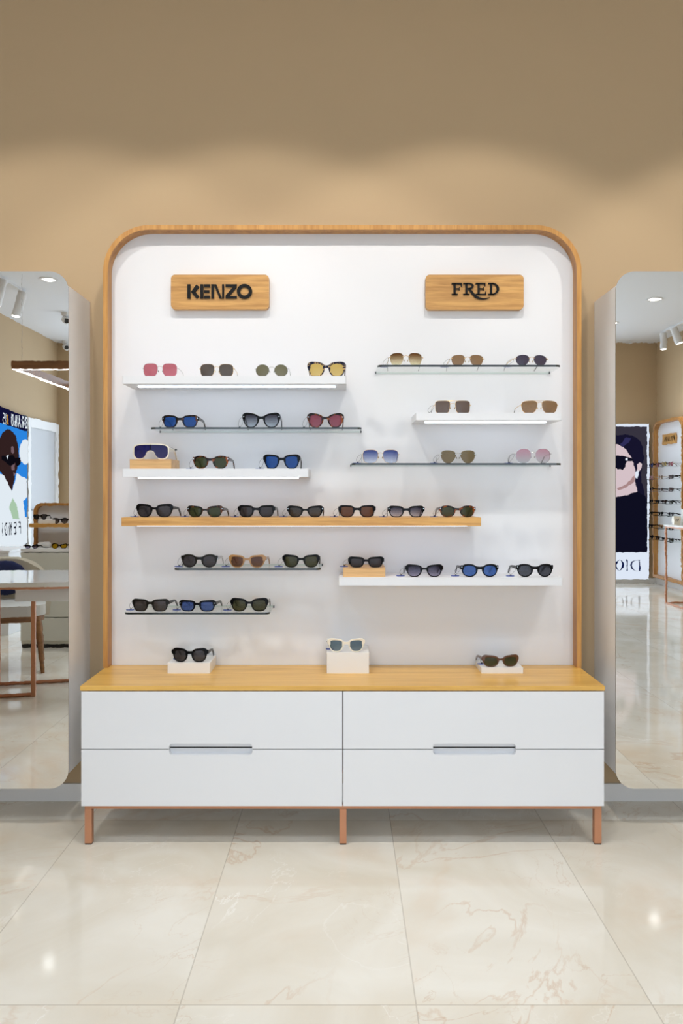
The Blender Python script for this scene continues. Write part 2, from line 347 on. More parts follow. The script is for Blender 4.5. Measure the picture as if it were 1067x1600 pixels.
# ------------------------------------------------------------------ arch display board
FRD = 3.13; kf = FRD/F
fx0, fx1, fz1 = (161-CX)*kf, (908.5-CX)*kf, CAMZ-(351.5-CY)*kf
FT = .0175; RO = .175
board = thing('display_board', 'tall white display board framed by a round-cornered oak arch', 'display board', ((fx0+fx1)/2, PANEL, ZTOP))
def arch(x0, x1, z0, z1, r, seg=16):
    pts = [(x1, z0)]
    for cx, a0 in ((x1-r, 0), (x0+r, 90)):
        for k in range(seg+1): a = math.radians(a0+90*k/seg); pts.append((cx+r*math.cos(a), z1-r+r*math.sin(a)))
    return pts+[(x0, z0)]
bx, by, bz = board.location
def bl(u, v, d): return (u-bx, d-by, v-bz)
G().prism(arch(fx0+.004, fx1-.004, ZTOP, fz1-.004, RO-.004), PANEL, WALL-.001, bl).build('panel', M['panel'], board)
g = G(); outer = arch(fx0, fx1, ZTOP, fz1, RO); inner = arch(fx0+FT, fx1-FT, ZTOP, fz1-FT, RO-FT)
g.ringprism(outer, inner, FRD, PANEL+.002, bl, 0, 1, open_=True)
g.build('oak_frame', [M['frame_front'], M['frame_h']], board, bevel=.001)

# ------------------------------------------------------------------ signs
def arc(cx, cy, rx, ry, a0, a1, n=20): return [(cx+rx*math.cos(math.radians(a0+(a1-a0)*k/n)), cy+ry*math.sin(math.radians(a0+(a1-a0)*k/n))) for k in range(n+1)]
def ribbon(pts):
    """polyline of (x, y, width) -> closed outline"""
    L_, R_ = [], []
    for i, (x, y, wd) in enumerate(pts):
        a = pts[max(i-1, 0)]; b = pts[min(i+1, len(pts)-1)]; dx, dy = b[0]-a[0], b[1]-a[1]; l = math.hypot(dx, dy) or 1
        L_.append((x-dy/l*wd/2, y+dx/l*wd/2)); R_.append((x+dy/l*wd/2, y-dx/l*wd/2))
    return L_+R_[::-1]
def rect(a, b, c, d): return [(a, b), (c, b), (c, d), (a, d)]
KENZO = [[rect(408,306,421,365), [(424,337),(445,307),(458,316),(442,338)], [(424,338.5),(442,338.5),(458,357),(447,366)]],
 [rect(462,306,475,365), rect(478,306,502,318), rect(478,330,500,341), rect(478,353,502,365)],
 [rect(508,306,519,365), [(519,306),(529,306),(552,365),(542,365)], rect(553,306,561,365)],
 [rect(567,306,614,317), [(597,319),(614,319),(585,353),(567,353)], rect(567,355,614,365)],
 [(arc(646,335.5,32,31,0,360,32), arc(646,335.5,18,17,0,360,32))]]
FRED = [[rect(449,302,458,349), rect(441,300,484,306), rect(441,345,466,350), [(477,305),(484,305),(484,316),(481,316)], rect(458,322,473,327), rect(471,318,474,331)],
 [rect(498,302,507,349), rect(489,300,516,305), rect(489,345,515,350), (arc(512,313,22,13,-90,90,16)+[(507,326),(507,300)], arc(512,313,12,8,-90,90,16)+[(507,321),(507,305)]), ribbon([(512,323,8),(522,335,10),(532,348,10.5),(543,358,10),(556,364,8),(572,366.5,5),(586,365,3.5),(600,360,1.5)])],
 [rect(549,302,558,349), rect(541,300,582,305.5), rect(541,345,584,350), rect(558,322,574,327), rect(572,318,575,331), [(576,305),(582,305),(582,314),(580,314)], [(579,345),(584,345),(585,335),(582.5,335)]],
 [rect(601,302,610,349), rect(593,300,616,305), rect(593,345,616,350), (arc(610,325,28.5,25,-90,90,20), arc(610,325,18,20,-90,90,20))]]
def letters(parent, glyphs, fn, a, b, mat, name='letter'):
    for gl in glyphs:
        g = G()
        for sh in gl:
            if isinstance(sh, tuple): g.ringprism(sh[0], sh[1], a, b, fn, open_=(abs(sh[0][0][0]-sh[0][-1][0])+abs(sh[0][0][1]-sh[0][-1][1]) > 1e-3))
            else: g.prism(sh, a, b, fn)
        g.build(name, mat, parent)
SD = 3.158
def brand_sign(x0, x1, y0, y1, glyphs, ox, oy, label):
    a, b = P(x0, y1, SD), P(x1, y0, SD); t = thing('wooden_sign', label, 'sign', ((a[0]+b[0])/2, PANEL, (a[2]+b[2])/2), 0)
    X, Y, Z = t.location
    G().prism(rrect(a[0]-X, b[0]-X, a[2]-Z, b[2]-Z, .016), SD-Y, 0, XZ).build('plaque', M['oak_sign'], t, bevel=.0025, seg=3)
    def fn(u, v, d): p = P(ox+u/2.6675, oy+v/2.6675, SD); return (p[0]-X, d-Y, p[2]-Z)
    letters(t, glyphs, fn, SD-.006, SD, M['letter'])
brand_sign(267, 420, 429, 483, KENZO, 140, 330, 'oak plaque with bold black sans-serif lettering, upper left of the display board')
brand_sign(665, 818, 429, 483.5, FRED, 540, 330, 'oak plaque with black serif lettering and a sweeping tail, upper right of the display board')

# ------------------------------------------------------------------ shelves
SF = 3.0
def thick_shelf(x0, x1, yt, yb, mat, label, name='display_shelf', strip=None, group='thick floating shelves on the display board'):
    a, b = P(x0, yb, SF), P(x1, yt, SF); t = thing(name, label, 'shelf', ((a[0]+b[0])/2, PANEL, a[2]), 0, group)
    X, Y, Z = t.location; w2 = (b[0]-a[0])/2
    pts = [(-w2, 0), (-w2, SF-Y), (w2, SF-Y), (w2, 0)]
    G().prism(pts, 0, b[2]-Z, XY).build('board', mat, t, bevel=.004 if mat is M['white'] else .0015, seg=3)
    if strip:
        s0, s1 = strip
        G().box(-w2+.04, w2-.04, -.115, -.100, -.0035, .002).build('light_strip', [M['led']], t)
    return b[2]
def glass_shelf(x0, x1, yt, label):
    d = SF; a = P(x0, yt, d); b = P(x1, yt, d); th = .007
    t = thing('glass_shelf', label, 'shelf', ((a[0]+b[0])/2, PANEL, a[2]-th), 0, 'clear glass shelves on the display board')
    w2 = (b[0]-a[0])/2; dy = d-PANEL; r = .02; pts = [(-w2, -.001)]
    for k in range(7): an = PI/2*k/6; pts.append((-w2+r-r*math.cos(an), dy+r-r*math.sin(an)))
    for k in range(7): an = PI/2*k/6; pts.append((w2-r+r*math.sin(an), dy+r-r*math.cos(an)))
    pts.append((w2, -.001)); n = len(pts); g = G(); vs = [(u, v, 0) for u, v in pts]+[(u, v, th) for u, v in pts]
    g.add(vs, [tuple(range(n)), tuple(range(2*n-1, n-1, -1))], 0)
    g.add(vs, [(i, i+n, i+1+n, i+1) for i in range(1, n-2)], 1)
    g.add(vs, [(0, n, n+1, 1), (n-2, 2*n-2, 2*n-1, n-1)], 0)
    g.add(vs, [(n-1, 2*n-1, n, 0)], 2)
    g.build('pane', [M['glass'], M['edge'], M['edgeback']], t)
    for s in (-1, 1):
        G().box(s*(w2-.001), s*(w2+.003), -.012, -.004, -.001, th+.001).build('shelf_clip', M['darkcam'], t)
    return a[2]
Z = {}
Z['wA'] = thick_shelf(191, 541, 587.3, 599.5, M['white'], 'long white floating shelf, topmost on the left under the bold lettered plaque', strip=(0, 0))
Z['gB'] = glass_shelf(234, 565, 667.5, 'glass shelf on the upper left carrying blue, grey and pink lens sunglasses')
Z['wC'] = thick_shelf(191, 482, 732.3, 745.3, M['white'], 'short white floating shelf with an oak block at its left end', strip=(0, 0))
Z['oD'] = thick_shelf(189.5, 751.5, 808.6, 822, M['oak_x'], 'longest shelf, thick oak, carrying seven dark sunglasses', name='oak_shelf', strip=(0, 0))
Z['gE'] = glass_shelf(271, 501, 887.9, 'short glass shelf below the oak shelf, with tan sunglasses in the middle')
Z['gF'] = glass_shelf(193, 421, 957, 'lowest glass shelf at bottom left with three dark sunglasses')
Z['gG'] = glass_shelf(590, 877, 570, 'glass shelf, topmost on the right under the serif lettered plaque')
Z['wH'] = thick_shelf(649.5, 878, 645, 656.5, M['white'], 'short white floating shelf on the right with two square metal sunglasses', strip=(0, 0))
Z['gI'] = glass_shelf(549, 878, 723.6, 'glass shelf on the right with blue and pink gradient rimless sunglasses')
Z['wJ'] = thick_shelf(529, 879, 902.6, 915, M['white'], 'lowest white floating shelf on the right with a small oak block at its left end', strip=None)

# ------------------------------------------------------------------ blocks and risers
def block(name, cat, x0, x1, yt, z0, d, depth, mat, label, group=None, bev=.0015, rnd=0):
    a = P(x0, yt, d); b = P(x1, yt, d); g = G()
    h = a[2]-z0; w2 = (b[0]-a[0])/2
    pts = rrect(-w2, w2, 0, depth, rnd, 5) if rnd else rect(-w2, 0, w2, depth)
    o = G().prism(pts, 0, h, XY).build(name, mat, bevel=bev, loc=((a[0]+b[0])/2, d, z0)); tag(o, label, cat, group)
    return a[2]
Z['bC'] = block('oak_block', 'block', 202.5, 267.5, 717.5, Z['wC'], 3.012, .15, M['oak_block'], 'oak block under the cream shield sunglasses', 'oak riser blocks on the white shelves')
Z['bJ'] = block('oak_block', 'block', 536, 602, 887.2, Z['wJ'], 3.03, .14, M['oak_block'], 'oak block under black rectangular sunglasses on the lowest white shelf', 'oak riser blocks on the white shelves')
RD = 3.035
Z['rL'] = block('display_riser', 'display riser', 261.5, 328, 1036, ZTOP, RD, .145, M['riser'], 'low white riser at the left end of the oak countertop', 'white risers on the countertop')
Z['rM'] = block('display_riser', 'display riser', 510.5, 576.5, 1020, ZTOP, RD, .145, M['riser'], 'tall white riser in the middle of the oak countertop', 'white risers on the countertop')
Z['rR'] = block('display_riser', 'display riser', 752, 817.5, 1043.5, ZTOP, RD, .145, M['riser'], 'thin white riser at the right end of the oak countertop', 'white risers on the countertop')

# ------------------------------------------------------------------ sunglasses
_lc = {}
def lens_m(top, bot, diff):
    k = (top, bot, diff)
    if k not in _lc: _lc[k] = lensmat('tinted_lens', top, bot, diff)
    return _lc[k]
ST = {   # n, taper, tilt, rim, top extra, corner extra, bridge kind, lens bridge gap, end width
 'square':  dict(n=3.0, tap=.12, tilt=.02, t=.0034, tt=.0024, ce=.004, gap=.0215, end=.006),
 'wayf':    dict(n=2.9, tap=.17, tilt=.05, t=.0034, tt=.0026, ce=.005, gap=.0205, end=.006),
 'round':   dict(n=2.2, tap=.07, tilt=.02, t=.0036, tt=.0020, ce=.003, gap=.021, end=.006),
 'cat':     dict(n=2.5, tap=.14, tilt=.12, t=.0036, tt=.0024, ce=.006, gap=.020, end=.005),
 'rect':    dict(n=3.6, tap=.12, tilt=.03, t=.0036, tt=.0028, ce=.004, gap=.019, end=.006),
 'butter':  dict(n=2.7, tap=.10, tilt=.05, t=.0036, tt=.0032, ce=.006, gap=.019, end=.005),
 'chunky':  dict(n=2.6, tap=.05, tilt=.04, t=.0042, tt=.0030, ce=.006, gap=.020, end=.009),
 'msquare': dict(n=3.2, tap=.05, tilt=.0, t=.0010, tt=0, ce=0, gap=.017, end=.004, metal=1),
 'mrect':   dict(n=4.6, tap=.05, tilt=.0, t=.0010, tt=0, ce=0, gap=.019, end=.005, metal=1),
 'mround':  dict(n=2.05, tap=.0, tilt=.0, t=.0010, tt=0, ce=0, gap=.018, end=.005, metal=1),
 'mavi':    dict(n=3.1, tap=.14, tilt=-.06, t=.0010, tt=0, ce=0, gap=.016, end=.004, metal=1),
 'rimless': dict(n=2.7, tap=.14, tilt=-.04, t=0, tt=0, ce=0, gap=.017, end=.005, metal=1),
 'oval':    dict(n=2.2, tap=.16, tilt=-.05, t=0, tt=0, ce=0, gap=.014, end=.005, metal=1),
 'mcat':    dict(n=2.4, tap=.22, tilt=.05, t=0, tt=0, ce=0, gap=.013, end=.004, metal=1),
 'mlarge':  dict(n=2.35, tap=.04, tilt=-.03, t=.0010, tt=0, ce=0, gap=.015, end=.005, metal=1),
}
NS = 44
def sunglasses(label, W, H, style, ltop, lbot, frame, loc, rz=0, tagged=True, tcol=None, group=None, diff=.25, brow=None, tl=.138, tipcol=None, tagpos=None):
    s = ST[style]; met = s.get('metal'); fm = M[frame]; tm = M[tcol] if tcol else fm
    T = thing('sunglasses', label, 'sunglasses', loc, rz, group)
    t, tt = s['t'], s['tt']; e = s['end']; a = (W-s['gap']-2*e-2*t)/4+ (t if not met else 0)*.0
    b = (H-2*t-tt)/2; cx = s['gap']/2+t*.5+a; zc = t+b
    if t == 0: zc = b
    def lens_pt(th, off=0.0, k=1):
        c, sn = math.cos(th), math.sin(th); n = s['n']
        x = a*math.copysign(abs(c)**(2/n), c); z = b*math.copysign(abs(sn)**(2/n), sn)
        x *= 1+s['tap']*(z/b)-s['tap']*.4
        if x < 0 and z < 0: x *= 1-.12*(-z/b)          # nose cut
        z += s['tilt']*x*max(0, z/b+.2)*.8
        z = min(z, b*1.04+ (0 if s['tilt'] < .1 else .002))
        return x, z
    base_pts = [lens_pt(2*PI*k/NS) for k in range(NS)]
    zmin = min(p[1] for p in base_pts)
    def outer_pts():
        res = []
        for k in range(NS):
            p0, p1, p2 = base_pts[k-1], base_pts[k], base_pts[(k+1) % NS]
            dx, dz = p2[0]-p0[0], p2[1]-p0[1]; l = math.hypot(dx, dz) or 1; nx, nz = dz/l, -dx/l
            th = 2*PI*k/NS; ex = tt*max(0, math.sin(th))**.7
            ex += s['ce']*max(0, math.cos(th-math.radians(38)))**6
            ex += .0012*max(0, math.cos(th-PI))**2*(0 if met else 1)
            res.append((p1[0]+nx*(t+ex), p1[1]+nz*(t+ex)))
        return res
    wrap = lambda x: 1.3*x*x
    # front: rims, bridge, end pieces in one piece
    g = G(); dth = .0036 if not met else .0014; zt_rim = 0
    for sd in (-1, 1):
        if t > 0:
            op = outer_pts(); mid = [((o[0]*.5+i[0]*.5), (o[1]*.5+i[1]*.5)) for o, i in zip(op, base_pts)]
            prof = []
            for k in range(NS):
                (ox, oz), (ix, iz) = op[k], base_pts[k]
                def at(fr, y): x = sd*(cx+ix+(ox-ix)*fr); return (x, wrap(x)+y, zc+iz+(oz-iz)*fr)
                prof += [at(0, dth*.3), at(.25, 0), at(.75, 0), at(1, dth*.3), at(1, dth), at(0, dth)]
                zt_rim = max(zt_rim, zc+oz)
            fs = []
            for k in range(NS):
                for j in range(6):
                    A = k*6+j; B = k*6+(j+1) % 6; C_ = ((k+1) % NS)*6+(j+1) % 6; D_ = ((k+1) % NS)*6+j; fs.append((A, B, C_, D_))
            g.add(prof, fs)
    xi = cx-a; zbr = zc+b*.45
    if met:
        zz = zc+b*(.42 if style != 'mavi' else .62)
        pts = [(-xi-.001+2*(xi+.001)*k/10, -.0005-.0025*math.sin(PI*k/10), zz+.0035*math.sin(PI*k/10)) for k in range(11)]
        g.tube(pts, .0009, 6)
        if style in ('mavi', 'mrect'):
            g.tube([(-cx*.55, wrap(cx*.5), zc+b*.97), (0, -.001, zc+b*1.0), (cx*.55, wrap(cx*.5), zc+b*.97)], .0007, 6)
        if t == 0:
            for sd in (-1, 1):
                for xx in (xi+.003, cx+a-.003): g.box(sd*xx-.0015, sd*xx+.0015, wrap(xx)-.0012, wrap(xx)+.0024, zz-.0012, zz+.0012)
    else:
        n = 10; vs = []; xe = xi-.0008+.0035
        for k in range(n+1):
            x = -xe+2*xe*k/n; q = max(0.0, 1-(x/xe)**2)
            top = zc+b*.86+tt*.5-.0030*q*(1.4 if s['tilt'] > .04 else .7); bot = zc-b*.05+(b*.36)*q**.6
            for z_, y_ in ((bot, 0), (top, 0), (top, dth), (bot, dth)): vs.append((x, wrap(x)+y_-.0002, z_))
        fs = [(k*4+j, k*4+(j+1) % 4, k*4+4+(j+1) % 4, k*4+4+j) for k in range(n) for j in range(4)]+[(0, 1, 2, 3), (n*4+3, n*4+2, n*4+1, n*4)]
        g.add(vs, fs)
    xo = W/2
    zh = zc+b*(.62 if not met else .30)
    for sd in (-1, 1):
        if met: g.tube([(sd*(cx+a-.001), wrap(cx+a), zh), (sd*(xo-.001), wrap(xo)+.001, zh+.0005), (sd*xo, wrap(xo)+.006, zh)], .0011, 6)
        else:
            xin = cx+a*.86
            pts = [(sd*xin, zc+b*.98+tt*.7), (sd*(xo-.0005), zc+b*.98+tt*(.7 if s['tilt'] < .1 else 1.6)), (sd*xo, zc+b*.72), (sd*(xo-.0018), zh-b*.28), (sd*xin, zh-b*.42)]
            g.prism(pts, 0, .0042, lambda u, v, d: (u, wrap(u)+d-.0001, v))
    g.build('front_frame' if t > 0 or not met else 'bridge_wire', fm, T, smooth=True)
    for sd in (-1, 1):          # lenses
        lg = G(); vs = []; ins = 1.02 if t > 0 else 1.0
        for y in (dth*.35, dth*.35+.0012):
            for fr in (1.0, .55):
                vs += [(sd*(cx+px*ins*fr), wrap(cx+px*ins*fr)+y-.0012*(1-fr*fr), zc+pz*ins*fr) for px, pz in base_pts]
            vs.append((sd*cx, wrap(cx)+y-.0012, zc))
        fs = []; n = NS; half = 2*n+1
        for h, flip in ((0, 0), (half, 1)):
            for k in range(n):
                j = (k+1) % n; fs.append((h+k, h+j, h+n+j, h+n+k)); fs.append((h+n+k, h+n+j, h+2*n))
        for k in range(n): j = (k+1) % n; fs.append((k, half+k, half+j, j))
        lg.add(vs, fs); lg.build('lens', lens_m(ltop, lbot, diff), T, smooth=True)
    for sd in (-1, 1):          # temples
        tg = G(); y0 = wrap(xo)+(.0045 if met else .003); bend = tl*.70
        path = [(0, zh), (bend*.35, zh-.0005), (bend*.75, zh-.002), (bend, zh-.0055), (bend+(tl-bend)*.3, zh*.62), (bend+(tl-bend)*.7, zh*.28+.002), (tl, .0028)]
        if met: hh = [.0012, .0012, .0012, .0018, .0026, .0026, .0018]; th_ = .0012
        else: hh = [.0062, .0052, .0042, .0036, .0038, .0042, .0026]; th_ = .0034
        vs = []
        for i, (yy, zz) in enumerate(path):
            a0 = path[max(i-1, 0)]; a1 = path[min(i+1, len(path)-1)]; dy, dz = a1[0]-a0[0], a1[1]-a0[1]; l = math.hypot(dy, dz)
            ny, nz = -dz/l, dy/l; xx = sd*(xo-.0012-.004*(i/6)**2)
            for sx, sh in ((-.5, -1), (.5, -1), (.5, 1), (-.5, 1)): vs.append((xx+sx*th_, y0+yy+ny*hh[i]*sh, zz+nz*hh[i]*sh))
        fs = [(k*4+j, k*4+(j+1) % 4, k*4+4+(j+1) % 4, k*4+4+j) for k in range(6) for j in range(4)]
        n6 = 24; tg.add(vs, fs[:12]+[(0, 1, 2, 3)], 0); tg.add(vs, fs[12:]+[(n6+3, n6+2, n6+1, n6)], 1)
        tg.build('temple', [tm, M[tipcol] if tipcol else (M['black'] if met else tm)], T, smooth=True)
        if met:
            ng = G(); ng.tube([(sd*(xi+.0015), wrap(xi)+.0015, zc), (sd*(xi-.001), .006, zc-.001), (sd*(xi-.0015), .0075, zc-.004)], .0005, 5)
            ng.tube([(sd*(xi-.0022), .0078, zc-.007), (sd*(xi-.0014), .0076, zc-.004), (sd*(xi-.0022), .0078, zc-.0005)], [.0010, .0022, .0010], 6)
            ng.build('nose_pad', M['gold' if frame == 'gold' else 'silver'], T, smooth=True)
        elif brow != 'plain':
            zr = zc+b*.72
            G().box(sd*(xo-.0052), sd*(xo-.0030), wrap(xo)-.0012, wrap(xo)+.0005, zr-.0018, zr+.0018).build('rivet', M['silver'], T)
    if tagged:
        tx, ty = tagpos or (-W/2-.016, .034)
        if tagpos: tx -= W/2
        tgp = G().prism(arc(tx, ty, .0155, .010, 0, 345, 15), 0, .0028, XY).build('security_tag', M['tagblue'], T, bevel=.0006)
        G().tube([(tx+.002, ty, .0026), (tx+.002, ty, .0062)], [.0042, .0030], 10).build('tag_lock', M['darkcam'], tgp)
        x2 = -W/2; z2 = zh-.001
        pts = [(tx+.002, ty, .006), (tx-.003, ty, .013), (tx+.002, ty-.006, z2*.8), (x2-.004, .018, z2+.002), (x2-.0005, .012, z2), (x2+.001, .016, z2-.007), (tx+.010, ty, .012), (tx+.004, ty, .006)]
        sm = []
        for i in range(len(pts)-1):
            p0, p1, p2, p3 = [Vector(pts[max(0, min(len(pts)-1, i+q))]) for q in (-1, 0, 1, 2)]
            for k in range(5):
                u = k/5; sm.append(.5*((2*p1)+(p2-p0)*u+(2*p0-5*p1+4*p2-p3)*u*u+(-p0+3*p1-3*p2+p3)*u**3))
        G().tube(sm+[pts[-1]], .00045, 5).build('tag_wire', M['dsteel'], tgp)
    return T
def shield(label, W, H, loc, rz, group):
    T = thing('sunglasses', label, 'sunglasses', loc, rz, group); wrap = lambda x: 1.6*x*x
    def outline(off):
        pts = []; w2 = W/2-off; h1 = H-off; r = .012
        half = [(0, h1), (w2*.5, h1-.0005), (w2*.85, h1-.004), (w2*.98, h1-.012), (w2, h1*.55), (w2*.95, off+.010), (w2*.8, off+.001), (w2*.55, off), (w2*.36, off+.006), (w2*.22, H*.40+off*.8), (w2*.10, H*.50+off*.8), (0, H*.53+off*.8)]
        full = half+[(-x, z) for x, z in half[-2:0:-1]]; n = len(full); out = []
        for i in range(n):
            p = [full[(i+q) % n] for q in (-1, 0, 1, 2)]
            for k in range(5):
                u = k/5; out.append(tuple(.5*((2*p[1][c])+(p[2][c]-p[0][c])*u+(2*p[0][c]-5*p[1][c]+4*p[2][c]-p[3][c])*u*u+(-p[0][c]+3*p[1][c]-3*p[2][c]+p[3][c])*u**3) for c in (0, 1)))
        return out
    o, i_ = outline(0), outline(.0035); fn = lambda u, v, d: (u, wrap(u)+d, v)
    G().ringprism(o, i_, 0, .005, fn).build('front_frame', M['cream'], T, smooth=True, bevel=.001)
    i2 = outline(.0032); g = G(); n = len(i2)
    # lens as strips across, so that it follows the wrap
    cols = sorted(set(round(-W/2*.93+W*.93*k/24, 5) for k in range(25)))
    def zr(x):
        zs = []
        for k in range(n):
            (xa, za), (xb, zb) = i2[k], i2[(k+1) % n]
            if (xa-x)*(xb-x) <= 0 and xa != xb: zs.append(za+(zb-za)*(x-xa)/(xb-xa))
        return (min(zs), max(zs)) if len(zs) > 1 else None
    st = [(x,)+zr(x) for x in cols if zr(x)]
    for k in range(len(st)-1):
        (xa, a0, a1), (xb, b0, b1) = st[k], st[k+1]
        vs = [(xa, wrap(xa)+.002, a0), (xb, wrap(xb)+.002, b0), (xb, wrap(xb)+.002, b1), (xa, wrap(xa)+.002, a1)]
        vs += [(x, y+.0014, z) for x, y, z in vs]; g.add(vs, [(0, 1, 2, 3), (7, 6, 5, 4), (0, 4, 5, 1), (3, 2, 6, 7)])
    g.build('lens', lens_m((38, 36, 96), (58, 54, 108), .5), T)
    G().box(-.0012, .0012, -.0002, .0016, H*.55, H-.0025).build('centre_bar', M['black'], T)
    for sd in (-1, 1):
        y0 = wrap(W/2)
        G().prism([(y0, H*.75), (y0+.09, H*.72), (y0+.115, H*.45), (y0+.135, .001), (y0+.128, .001), (y0+.105, H*.40), (y0+.085, H*.58), (y0, H*.5)], sd*(W/2-.0045), sd*(W/2-.001), YZ).build('temple', M['cream'], T, bevel=.001)
    tx = W/2+.012
    tg = G().box(tx-.004, tx+.004, .06, .064, H*.62, H*.70).build('tag_lock', M['darkcam'], T)
    G().tube([(W/2-.004, .03, H*.85), (tx-.002, .06, H*.67), (tx+.001, .065, .001)], .0006, 5).build('tag_wire', M['dsteel'], tg)
    return T

GD = 3.022
def px_glasses(key, x0, x1, yt, yb, style, lt, lb, frame, label, d=GD, **k):
    m = d/F; W = (x1-x0)*m; H = (yb-yt)*m
    return sunglasses(label, W, H, style, lt, lb, frame, (((x0+x1)/2-CX)*m, d, Z[key]), **k)
GR = {'wA': 'sunglasses on the top left white shelf', 'gB': 'sunglasses on the upper left glass shelf', 'wC': 'sunglasses on the short white shelf', 'oD': 'sunglasses on the oak shelf',
      'gE': 'sunglasses on the short glass shelf', 'gF': 'sunglasses on the lowest glass shelf', 'gG': 'sunglasses on the top right glass shelf', 'wH': 'sunglasses on the right white shelf',
      'gI': 'sunglasses on the right glass shelf', 'wJ': 'sunglasses on the lowest white shelf', 'bJ': 'sunglasses on the lowest white shelf', 'rL': 'sunglasses on the countertop risers', 'rM': 'sunglasses on the countertop risers', 'rR': 'sunglasses on the countertop risers'}
BLUE = (40, 84, 156); GREY = (74, 70, 72); GREEN = (72, 78, 50)
